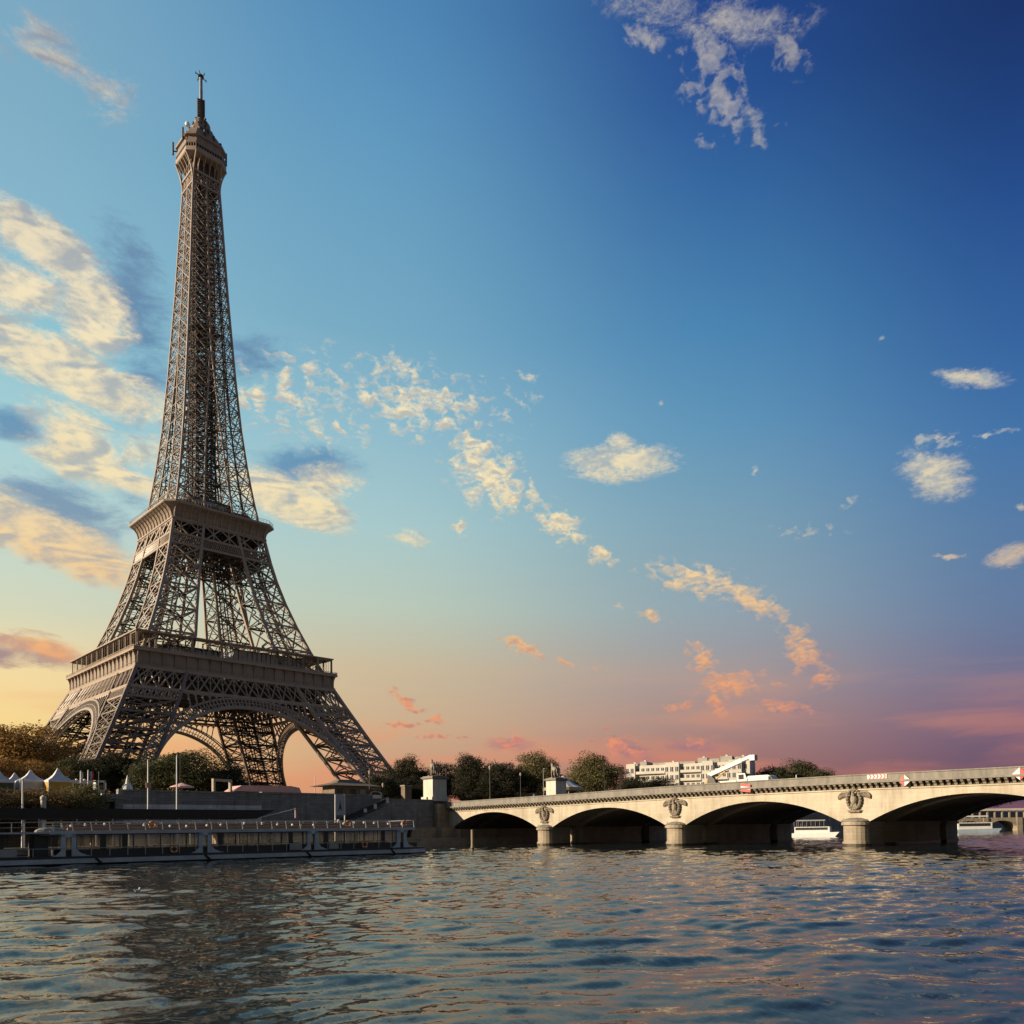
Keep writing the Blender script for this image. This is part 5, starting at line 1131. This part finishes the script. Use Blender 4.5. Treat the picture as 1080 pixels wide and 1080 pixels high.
t_ = thing('ticket_booth', 'small white ticket booth with an open front at the end of the marquee', 'booth', (-85.3, -169.2, GZ))
k = MB(); k.box(-.8, -.55, -.6, .6, 0, 2.4); k.box(.55, .8, -.6, .6, 0, 2.4); k.box(-.8, .8, -.6, .6, 2.15, 2.45); k.box(-.8, .8, -.6, .6, 0, .9); k.build('frame', WHITE, t_)
k = MB(); k.box(-.55, .55, .3, .4, .9, 2.15); k.build('back_panel', BLACK, t_)
t_ = thing('pointed_stall', 'small white and orange pointed stall in front of the dark trees', 'stall', (-80.6, -167.5, GZ))
k = MB(); k.lathe([(.9, 1.0), (.75, 1.7), (.3, 2.3), (.28, 2.6), (.03, 3.6)], (0, 0, 0), 12); k.build('roof', WHITE, t_)
k = MB(); k.lathe([(.95, 0), (.95, 1.0)], (0, 0, 0), 12); k.build('body', mat('stall_orange', (.65, .40, .22), .7), t_)
PINK = mat('pink_canvas', (.72, .42, .40), .8, 0, .15, 1)
t_ = thing('pink_parasol', 'wide flat pink parasol on the quay right of the flag with yellow', 'parasol', (-72.1, -168.5, GZ))
k = MB(); k.lathe([(2.0, 1.75), (1.9, 1.9), (.9, 2.25), (.05, 2.55)], (0, 0, 0), 12); k.build('canopy', PINK, t_); k = MB(); k.lathe([(.06, 0), (.05, 2.5)], (0, 0, 0), 8); k.build('pole', GRMET, t_)
t_ = thing('goal_frame', 'pale square portal frame standing on the quay before the trees', 'frame', (-63.8, -165.5, GZ), R(18))
fp_ = mat('frame_beige', (.42, .36, .28), .8)
for s in (-1, 1): k = MB(); k.box(s*1.9-.22, s*1.9+.22, -.25, .25, 0, 3.2); k.build('post', fp_, t_)
k = MB(); k.box(-2.12, 2.12, -.27, .27, 3.2, 3.65); k.build('lintel', fp_, t_)
t_ = thing('long_awning', 'long pale pink awning over stalls on the quay below the arch', 'awning', (-54.9, -163.5, GZ))
k = MB(); k.prism([(-6.2, 1.5), (-6.9, 1.45), (-5.2, 2.6), (4.6, 2.75), (6.4, 2.45), (6.9, 1.3), (6.2, 1.3)], 'y', -2.2, 2.2); k.build('canopy', PINK, t_)
k = MB(); k.box(-6.2, 6.2, -1.7, 1.7, 0, 1.35); k.build('stall', mat('stall_grey', (.34, .30, .30), .8, 0, .4, 1.5), t_)
t_ = thing('domed_kiosk', 'brown kiosk with a wide low hipped roof standing on the quay under the tower leg', 'kiosk', (-36.4, -163.0, GZ))
kb = mat('kiosk_brown', (.19, .15, .11), .8, 0, .4, 1)
k = MB(); k.box(-4.2, 4.4, -2.4, 2.4, 0, 3.1); k.build('body', kb, t_)
for x in (-3.0, .2, 2.4): k = MB(); k.box(x-.6, x+.6, -2.46, -2.38, .5, 2.5); k.build('shutter', DKMET if x < 2 else mat('kiosk_pale', (.3, .3, .3), .7), t_)
k = MB(); k.add([(-6.4, -4.0, 3.15), (6.2, -4.0, 3.15), (6.2, 4.0, 3.15), (-6.4, 4.0, 3.15), (-3.2, -1.6, 3.9), (3.2, -1.6, 3.9), (3.2, 1.6, 3.9), (-3.2, 1.6, 3.9), (-2.2, -1, 4.55), (2.2, -1, 4.55), (2.2, 1, 4.55), (-2.2, 1, 4.55)],
      [(3,2,1,0),(0,1,5,4),(1,2,6,5),(2,3,7,6),(3,0,4,7),(4,5,9,8),(5,6,10,9),(6,7,11,10),(7,4,8,11),(8,9,10,11)]); k.build('roof', mat('kiosk_roof', (.22, .18, .13), .8, 0, .4, 2), t_)
t_ = thing('parked_car', 'low white car with an orange stripe, half hidden by the quay wall near the kiosk', 'car', (-31.5, -165.0, GZ-.1))
k = MB(); k.prism([(-2.2, .4), (-2.2, 1.1), (-1.2, 1.5), (-.4, 2.2), (1.5, 2.2), (2.3, 1.5), (2.3, .4)], 'y', -.9, .9); k.build('body', WHITE, t_)
k = MB(); k.box(-2.24, -.6, -.93, .93, .95, 1.3); k.build('orange_stripe', ORANGE, t_)
k = MB(); k.prism([(-.95, 1.5), (-.3, 2.08), (1.3, 2.08), (1.7, 1.5)], 'y', -.92, .92); k.build('window', BLACK, t_)
for x in (-1.4, 1.4):
    for y in (-.8, .8): k = MB(); k.tube([(x, y-.12, .35), (x, y+.12, .35)], .35, 12); k.build('wheel', BLACK, t_)
# carousel
t_ = thing('carousel', 'round carousel with a white and blue striped conical roof behind the far statue', 'carousel', (34.0, -158.5, GZ))
for j in range(24):
    k = MB(); a0_, a1_ = 2*math.pi*j/24, 2*math.pi*(j+1)/24; rr_ = [(5.6, 5.0), (4.3, 5.5), (2.4, 6.6), (.3, 8.3)]
    for (ra, za), (rb_, zb_) in zip(rr_, rr_[1:]):
        k.add([(ra*math.cos(a0_), ra*math.sin(a0_), za), (ra*math.cos(a1_), ra*math.sin(a1_), za), (rb_*math.cos(a1_), rb_*math.sin(a1_), zb_), (rb_*math.cos(a0_), rb_*math.sin(a0_), zb_)], [(0, 1, 2, 3)])
    k.build('roof_gore', WHITE if j % 2 else mat('gore_blue', (.30, .33, .42), .7), t_)
k = MB(); k.lathe([(5.7, 4.2), (5.7, 5.0)], (0, 0, 0), 24); k.build('fascia', mat('fascia_gold', (.45, .36, .2), .6), t_)
k = MB(); k.lathe([(2.0, 0), (1.8, 4.4)], (0, 0, 0), 12); k.build('centre', mat('centre_red', (.35, .15, .1), .7), t_)
for a in [j*math.pi/6 for j in range(12)]: k = MB(); k.bar((5.3*math.cos(a), 5.3*math.sin(a), 0), (5.3*math.cos(a), 5.3*math.sin(a), 4.3), .14); k.build('post', GRMET, t_)

# ------------------------------------------------------------------ apartment block
WALLC = mat('render_wall', (.66, .62, .55), .85, 0, .15, .3, streak=True)
ap = thing('apartment_block', 'long white balconied apartment block behind the bridge with a stepped skyline', 'building', (117.5, -140.5, GZ), math.atan2(-.93, .37))
WBL = 46.0
k = MB(); k.box(-WBL/2, WBL/2, 0, 12, 0, 17.0); k.build('wall', WALLC, ap)
att = MB(); random.seed(11)
for a_, b_, z_ in ((-23, -19, 18.0), (-18, -15.5, 18.6), (-13, 3, 17.9), (4, 7.5, 19.0), (8, 12, 18.5), (12.2, 16.5, 19.2), (17.5, 23, 18.8)): att.box(a_, b_, 1.2, 11, 17.0, z_)
att.build('attic', mat('attic_grey', (.42, .40, .37), .85, 0, .3, .6), ap)
for a_, z_ in ((-21, 18.0), (-16.9, 18.6), (-6, 17.9), (5.6, 19.0), (14, 19.2), (20, 18.8)):
    k = MB(); k.box(a_-.4, a_+.4, 4, 5.4, z_, z_+.7); k.build('chimney', WALLC, ap)
bays = [(-21, 3.4), (-5, 5), (8, 4), (18, 4.5)]
for a_, w_ in bays: k = MB(); k.box(a_-w_/2, a_+w_/2, -1.3, 0, 0, 17.6); k.build('bay', WALLC, ap)
def inbay(x): return any(abs(x-a_) < w_/2+.2 for a_, w_ in bays)
wbase = None; fbase = None
for fl in range(1, 5):
    z_ = 2.2+3.0*fl; x = -22.3
    while x < 22.6:
        yb_ = -1.3 if inbay(x) else 0.0
        if wbase is None:
            k = MB(); k.box(-.55, .55, -.05, .1, 0, 1.7); wbase = k.build('window', mat('window_dark', (.10, .11, .13), .15), ap)
            k = MB(); k.box(-.75, .75, -.14, -.06, -.12, 0); k.box(-.05, .05, -.1, -.04, 0, 1.7); fbase = k.build('window_frame', WHITE, wbase); c_ = wbase
        else: 
            c_ = wbase.copy(); col.objects.link(c_); f_ = fbase.copy(); col.objects.link(f_); f_.parent = c_
        c_.location = (x, yb_, z_); x += 1.9
    for a_, b_ in ((-19, -8), (-2, 5.6), (10.4, 15.4)):
        k = MB(); k.box(a_, b_, -1.2, 0, z_-.5, z_-.3); k.box(a_, b_, -1.2, -1.1, z_-.3, z_+.5); k.build('balcony', WALLC, ap)

# ------------------------------------------------------------------ far boats, viaduct
def river_boat(label, loc, rz, Lh, H, band, two=False, rear=False):
    t_ = thing('river_boat', label, 'boat', loc, rz, 'white boats moored beyond the bridge'); a = Lh/2
    k = MB(); k.prism([(-a, 1.1), (-a+.6, -.4), (a-1.5, -.4), (a, 1.35)], 'y', -2.2, 2.2); k.build('hull', WHITE if not two else mat('hull_pale_blue', (.36, .45, .56), .5), t_)
    k = MB(); k.box(-a*.8, a*.62, -1.8, 1.8, 1.1, H*.6); cb_ = k.build('cabin', WHITE, t_)
    k = MB(); n = int(Lh/1.4)
    for j in range(n):
        x = -a*.75+(a*1.3)*j/n; k.box(x, x+.9, -1.84, 1.84, 1.5+(H*.6-1.5)*.35, 1.5+(H*.6-1.5)*.85)
    k.build('window', BLACK, cb_)
    k = MB(); k.box(-a*.85, a*.45, -2.0, 2.0, H*.93, H); k.build('sun_roof', WHITE if two else mat('roof_grey', (.30, .29, .28), .7), t_)
    for j in range(8):
        for s in (-1, 1): k = MB(); k.bar((-a*.8+(a*1.2)*j/7, s*1.9, H*.6), (-a*.8+(a*1.2)*j/7, s*1.9, H*.93), .1); k.build('roof_post', GRMET, t_)
    k = MB(); k.bar((a*.55, 0, H*.6), (a*.6, 0, H*1.2), .1); k.build('mast', DKMET, t_)
    return t_
river_boat('white launch with a grey sun roof seen through the third arch', (77.5, -211.0, 0), R(-72), 13, 4.7, 0)
river_boat('small white boat seen through the last arch, left of the larger one', (150, -196, 0), R(-60), 9.0, 5.0, 0)
river_boat('larger pale blue and white boat with an upper deck seen through the last arch', (172.5, -222.0, 0), R(-50), 16, 5.8, 0, True)
for (x, y, h_, m_, lb) in ((62.5, -189.5, 6.2, CR, 'thin red painted post among the moored boats under the third arch'), (65.2, -192, 7.0, CY, 'yellow painted post among the moored boats under the third arch'), (59.5, -187, 5.4, WHITE, 'white post nearest the pier among the moored boats under the third arch')):
    t_ = thing('mooring_pole', lb, 'post', (x, y, 0)); k = MB(); k.lathe([(.24, -1), (.24, h_), (.05, h_+.2)], (0, 0, 0), 8); k.build('post', m_, t_)
bg_ = thing('dark_barge', 'long dark barge moored under the third arch', 'boat', (70, -194, 0), R(-60))
k = MB(); k.prism([(-11, 1.5), (-9.5, -.4), (10, -.4), (11, 1.6)], 'y', -2, 2); k.build('hull', DECKDK, bg_); k = MB(); k.box(-8, 4, -1.5, 1.5, 1.5, 2.8); k.build('deck_house', STONE_DK, bg_)
vd = thing('colonnade_viaduct', 'distant pale viaduct with a row of columns over stone arches at the right edge', 'bridge', (245, -190, 0), R(-44))
k = MB()
for j in range(8):
    x0 = -60+15*j; pts = [(x0+1.2+12.6*(.5-.5*math.cos(math.pi*i/14)), 1.0+3.3*math.sin(math.pi*i/14)) for i in range(15)]
    for (p_, q_) in zip(pts, pts[1:]): k.prism([(p_[0], p_[1]), (q_[0], q_[1]), (q_[0], 5.6), (p_[0], 5.6)], 'y', 0, 10)
    k.prism([(x0-1.2, -1), (x0+1.2, -1), (x0+1.2, 5.6), (x0-1.2, 5.6)], 'y', -.4, 10.4)
k.build('arch_deck', PIERST, vd)
for j in range(34): 
    if j == 0: k = MB(); k.box(-.3, .3, 0, .6, 5.6, 8.6); c0 = k.build('column', PIERST, vd); c0.location = (-60, 0, 0)
    else: c_ = c0.copy(); col.objects.link(c_); c_.location = (-60+3.3*j, 0, 0)
k = MB(); k.box(-62, 52, -.4, 9, 8.6, 9.6); k.build('upper_deck', WALLC, vd)
# a gull on the water
gu = thing('gull', 'small white gull resting on the water near the glass boat', 'gull', (-113.7, -271.4, .08), R(30)); gu.scale = (.8, .8, .8)
gm = MB(); gm.sphere((0, 0, .05), .13, 10, 8, (1.7, .8, .75)); gm.sphere((.2, 0, .2), .065, 8, 6); gm.tube([(.14, 0, .1), (.2, 0, .2)], [.06, .05], 8); gm.tube([(.25, 0, .2), (.33, 0, .18)], [.02, .004], 6)
gm.tube([(-.15, .07, .09), (-.34, .02, .12)], [.05, .01], 6); gm.tube([(-.15, -.07, .09), (-.34, -.02, .12)], [.05, .01], 6); gm.build('body', mat('gull_white', (.8, .8, .8), .7), gu, smooth=True)

# ------------------------------------------------------------------ trees
def leafmat(name, c, c2):
    m = bpy.data.materials.new(name); m.use_nodes = True; t = m.node_tree; b = t.nodes['Principled BSDF']; b.inputs['Roughness'].default_value = .7; b.inputs['Specular IOR Level'].default_value = .2
    at = t.nodes.new('ShaderNodeTexCoord'); n = t.nodes.new('ShaderNodeTexNoise'); n.inputs['Scale'].default_value = 14.0; n.inputs['Detail'].default_value = 3
    t.links.new(at.outputs['Object'], n.inputs['Vector'])
    mr = t.nodes.new('ShaderNodeMapRange'); mr.inputs[1].default_value = .35; mr.inputs[2].default_value = .65; t.links.new(n.outputs[0], mr.inputs[0])
    mx = t.nodes.new('ShaderNodeMix'); mx.data_type = 'RGBA'; mx.inputs[6].default_value = (*c2, 1); mx.inputs[7].default_value = (*c, 1)
    t.links.new(mr.outputs[0], mx.inputs[0]); t.links.new(mx.outputs[2], b.inputs['Base Color'])
    tr = t.nodes.new('ShaderNodeBsdfTranslucent'); t.links.new(mx.outputs[2], tr.inputs[0])
    ms_ = t.nodes.new('ShaderNodeMixShader'); ms_.inputs[0].default_value = .25; t.links.new(b.outputs[0], ms_.inputs[1]); t.links.new(tr.outputs[0], ms_.inputs[2])
    t.links.new(ms_.outputs[0], t.nodes['Material Output'].inputs[0])
    return m
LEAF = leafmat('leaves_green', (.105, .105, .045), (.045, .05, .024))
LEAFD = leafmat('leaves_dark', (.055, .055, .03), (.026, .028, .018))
LEAFG = leafmat('leaves_golden', (.50, .29, .085), (.26, .15, .05))
LEAFY = leafmat('leaves_light', (.20, .18, .075), (.09, .085, .04))
LEAFB = leafmat('leaves_brown', (.24, .155, .06), (.11, .075, .035))
BARK = mat('bark', (.09, .07, .05), .9, 0, .4, 3)
def crown_mesh(name, seed, nleaf, shape, leaf=.032):
    """unit crown: radius about 1 across, 1 high each way; leaves gathered in clumps, with gaps between"""
    rng = np.random.RandomState(seed); cl = []
    nc = 135
    while len(cl) < nc:
        p_ = rng.uniform(-1, 1, 3); r_ = np.linalg.norm(p_)
        if r_ > 1: continue
        if shape == 'dome' and p_[2] < -.75: continue
        if shape == 'bush' and p_[2] < -.2: p_[2] *= .4
        if shape == 'tall': p_[0] *= .9*(1-.25*max(0, p_[2])); p_[1] *= .9
        p_ *= (.84+rng.uniform(-.12, .10)); cl.append((p_, rng.uniform(.15, .34)))
    cl = cl; vs_ = np.zeros((nleaf*4, 3)); i = 0
    ci = rng.randint(0, nc, nleaf)
    cen = np.array([c[0] for c in cl])[ci]; rad = np.array([c[1] for c in cl])[ci]
    d_ = rng.normal(size=(nleaf, 3)); d_ /= np.linalg.norm(d_, axis=1)[:, None]
    rr_ = rad*(rng.uniform(.45, 1.12, nleaf)**.5)*(1+.25*rng.normal(size=nleaf)*.5)
    c_ = cen+d_*rr_[:, None]*np.array([1.15, 1.15, .8])
    n_ = d_+rng.normal(size=(nleaf, 3))*.7; n_[:, 2] += .35; n_ /= np.linalg.norm(n_, axis=1)[:, None]
    a_ = np.cross(n_, rng.normal(size=(nleaf, 3))); a_ /= np.linalg.norm(a_, axis=1)[:, None]; b_ = np.cross(n_, a_)
    s_ = (leaf*rng.uniform(.6, 1.5, nleaf))[:, None]
    V_ = np.stack([c_-a_*s_, c_-b_*s_*.6, c_+a_*s_, c_+b_*s_*.6], 1).reshape(-1, 3)
    F_ = np.arange(nleaf*4).reshape(-1, 4)
    me = bpy.data.meshes.new(name); me.vertices.add(len(V_)); me.vertices.foreach_set('co', V_.ravel()); me.loops.add(nleaf*4); me.loops.foreach_set('vertex_index', F_.ravel())
    me.polygons.add(nleaf); me.polygons.foreach_set('loop_start', np.arange(nleaf)*4); me.polygons.foreach_set('loop_total', np.full(nleaf, 4)); me.update(); me.validate()
    return me
def trunk_mesh(seed):
    rng = random.Random(seed); k = MB()
    k.tube([(0, 0, 0), (.02, 0, .3), (0, .02, .62), (.03, 0, .95)], [.045, .035, .025, .008], 8)
    for j in range(11):
        z0 = .28+.055*j; a = j*2.4+rng.uniform(-.3, .3); l_ = .42-.02*j
        k.tube([(0, 0, z0), (l_*.5*math.cos(a), l_*.5*math.sin(a), z0+.12), (l_*math.cos(a), l_*math.sin(a), z0+.3)], [.02, .013, .004], 5)
    me = k.build('t', BARK).data; o_ = bpy.data.objects['t']; bpy.data.objects.remove(o_); me.name = 'trunk'; return me
CROWNS = [crown_mesh('crown_a', 1, 34000, 'dome', .021), crown_mesh('crown_b', 2, 34000, 'dome', .021), crown_mesh('crown_c', 3, 34000, 'tall', .021), crown_mesh('crown_d', 5, 34000, 'dome', .021), crown_mesh('crown_bush', 8, 34000, 'bush', .022)]
CORE = None
TRUNKS = [trunk_mesh(1), trunk_mesh(2)]
def tree(name, label, x, y, top, w_, lm, var, group='trees behind the quay', base=GZ, frac=.8, rz=None, cat='tree'):
    h_ = top-base; rz = random.Random(x).uniform(0, 6) if rz is None else rz
    t_ = thing(name, label, cat, (x, y, base), rz, group)
    me = CROWNS[var]
    if not me.materials: me.materials.append(LEAF)
    c_ = bpy.data.objects.new('crown', me); c_.material_slots[0].link = 'OBJECT'; c_.material_slots[0].material = lm; col.objects.link(c_); c_.parent = t_
    hc = h_*frac; c_.location = (0, 0, h_-hc/2*.97); c_.scale = (w_/2*1.2, w_/2*1.2, hc/2*1.04)
    tr = bpy.data.objects.new('trunk', TRUNKS[var % 2]); col.objects.link(tr); tr.parent = t_; tr.scale = (h_*.85, h_*.85, h_*.9)
    if name == 'round_bush': tr.scale = (h_*.6, h_*.6, h_*.8)
    return t_
tree('broadleaf_tree', 'large brown gold tree at the left edge of the photo below the tower', -74.6, -62.6, 34.2, 26, LEAFG, 0, frac=.85)
tree('broadleaf_tree', 'golden low tree behind the green sided tent', -84.0, -97.4, 21.4, 11, LEAFG, 1)
tree('broadleaf_tree', 'golden low tree behind the yellow walled tent', -77.1, -98.5, 20.8, 10, LEAFG, 3)
tree('broadleaf_tree', 'olive tree behind the French flag, left of the darkest tree', -65.4, -86.3, 23.4, 12.5, LEAF, 0)
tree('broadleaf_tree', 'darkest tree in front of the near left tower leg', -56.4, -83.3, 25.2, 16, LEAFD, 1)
tree('broadleaf_tree', 'small olive tree under the near left tower leg, left of the first flagpole', -58.0, -110, 20.5, 9, LEAF, 2)
tree('broadleaf_tree', 'broad olive green tree behind the two tall flagpoles', -51.3, -115.4, 23.2, 20.5, LEAF, 3, frac=.9)
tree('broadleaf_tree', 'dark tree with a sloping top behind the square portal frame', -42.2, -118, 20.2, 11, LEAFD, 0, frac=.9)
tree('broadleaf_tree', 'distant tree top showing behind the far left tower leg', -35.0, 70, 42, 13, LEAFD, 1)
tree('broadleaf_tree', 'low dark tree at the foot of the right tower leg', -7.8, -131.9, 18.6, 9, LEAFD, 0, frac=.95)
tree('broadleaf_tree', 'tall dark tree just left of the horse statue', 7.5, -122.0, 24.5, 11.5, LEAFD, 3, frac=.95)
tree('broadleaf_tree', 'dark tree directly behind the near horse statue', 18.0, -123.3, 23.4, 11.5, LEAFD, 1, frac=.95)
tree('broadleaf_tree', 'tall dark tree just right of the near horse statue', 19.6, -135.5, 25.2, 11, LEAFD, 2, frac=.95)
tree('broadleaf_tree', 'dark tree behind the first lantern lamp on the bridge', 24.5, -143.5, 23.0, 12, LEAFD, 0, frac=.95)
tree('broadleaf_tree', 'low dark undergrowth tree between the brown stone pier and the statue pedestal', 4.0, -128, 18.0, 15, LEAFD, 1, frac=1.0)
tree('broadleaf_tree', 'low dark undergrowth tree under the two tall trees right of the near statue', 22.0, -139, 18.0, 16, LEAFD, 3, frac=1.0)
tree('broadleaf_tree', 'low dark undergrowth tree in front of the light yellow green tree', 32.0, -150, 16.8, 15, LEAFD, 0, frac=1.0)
tree('broadleaf_tree', 'light yellow green tree left of the far horse statue', 34.7, -147.0, 25.6, 11.5, LEAFY, 1, frac=.85)
tree('broadleaf_tree', 'low dark tree filling the gap behind the carousel', 46.0, -143.0, 20.0, 13, LEAFD, 3, frac=.95)
tree('broadleaf_tree', 'big rounded olive tree behind the bridge between carousel and white block', 68.3, -139.3, 27.3, 17.5, LEAFY, 3, frac=.92)
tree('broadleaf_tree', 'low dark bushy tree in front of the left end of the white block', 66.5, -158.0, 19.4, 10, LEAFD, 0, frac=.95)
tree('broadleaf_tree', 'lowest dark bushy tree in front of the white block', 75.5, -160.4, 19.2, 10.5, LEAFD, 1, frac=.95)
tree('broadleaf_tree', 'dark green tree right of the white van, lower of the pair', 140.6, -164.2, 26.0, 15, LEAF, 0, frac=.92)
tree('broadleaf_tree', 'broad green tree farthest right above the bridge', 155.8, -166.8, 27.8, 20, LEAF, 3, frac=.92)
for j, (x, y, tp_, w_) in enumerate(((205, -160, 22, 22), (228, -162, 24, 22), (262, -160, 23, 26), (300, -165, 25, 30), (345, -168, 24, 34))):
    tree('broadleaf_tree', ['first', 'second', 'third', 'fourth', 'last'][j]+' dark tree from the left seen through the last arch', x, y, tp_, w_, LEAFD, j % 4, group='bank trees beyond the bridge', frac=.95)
tree('round_bush', 'dark rounded bush on the lower quay at the left edge', -103.0, -178.0, 10.4, 11, LEAFB, 4, 'rounded bushes on the lower quay', 1.6, .95, cat='bush')
tree('round_bush', 'wide dark rounded bush below the pale pagoda tent', -95.3, -177.6, 10.1, 10.5, LEAFB, 4, 'rounded bushes on the lower quay', 1.6, .95, 2.0, cat='bush')
tree('round_bush', 'rounded bush with a sunlit top below the white marquee', -89.9, -177.0, 11.0, 7.6, LEAFY, 4, 'rounded bushes on the lower quay', 1.6, .95, 4.0, cat='bush')
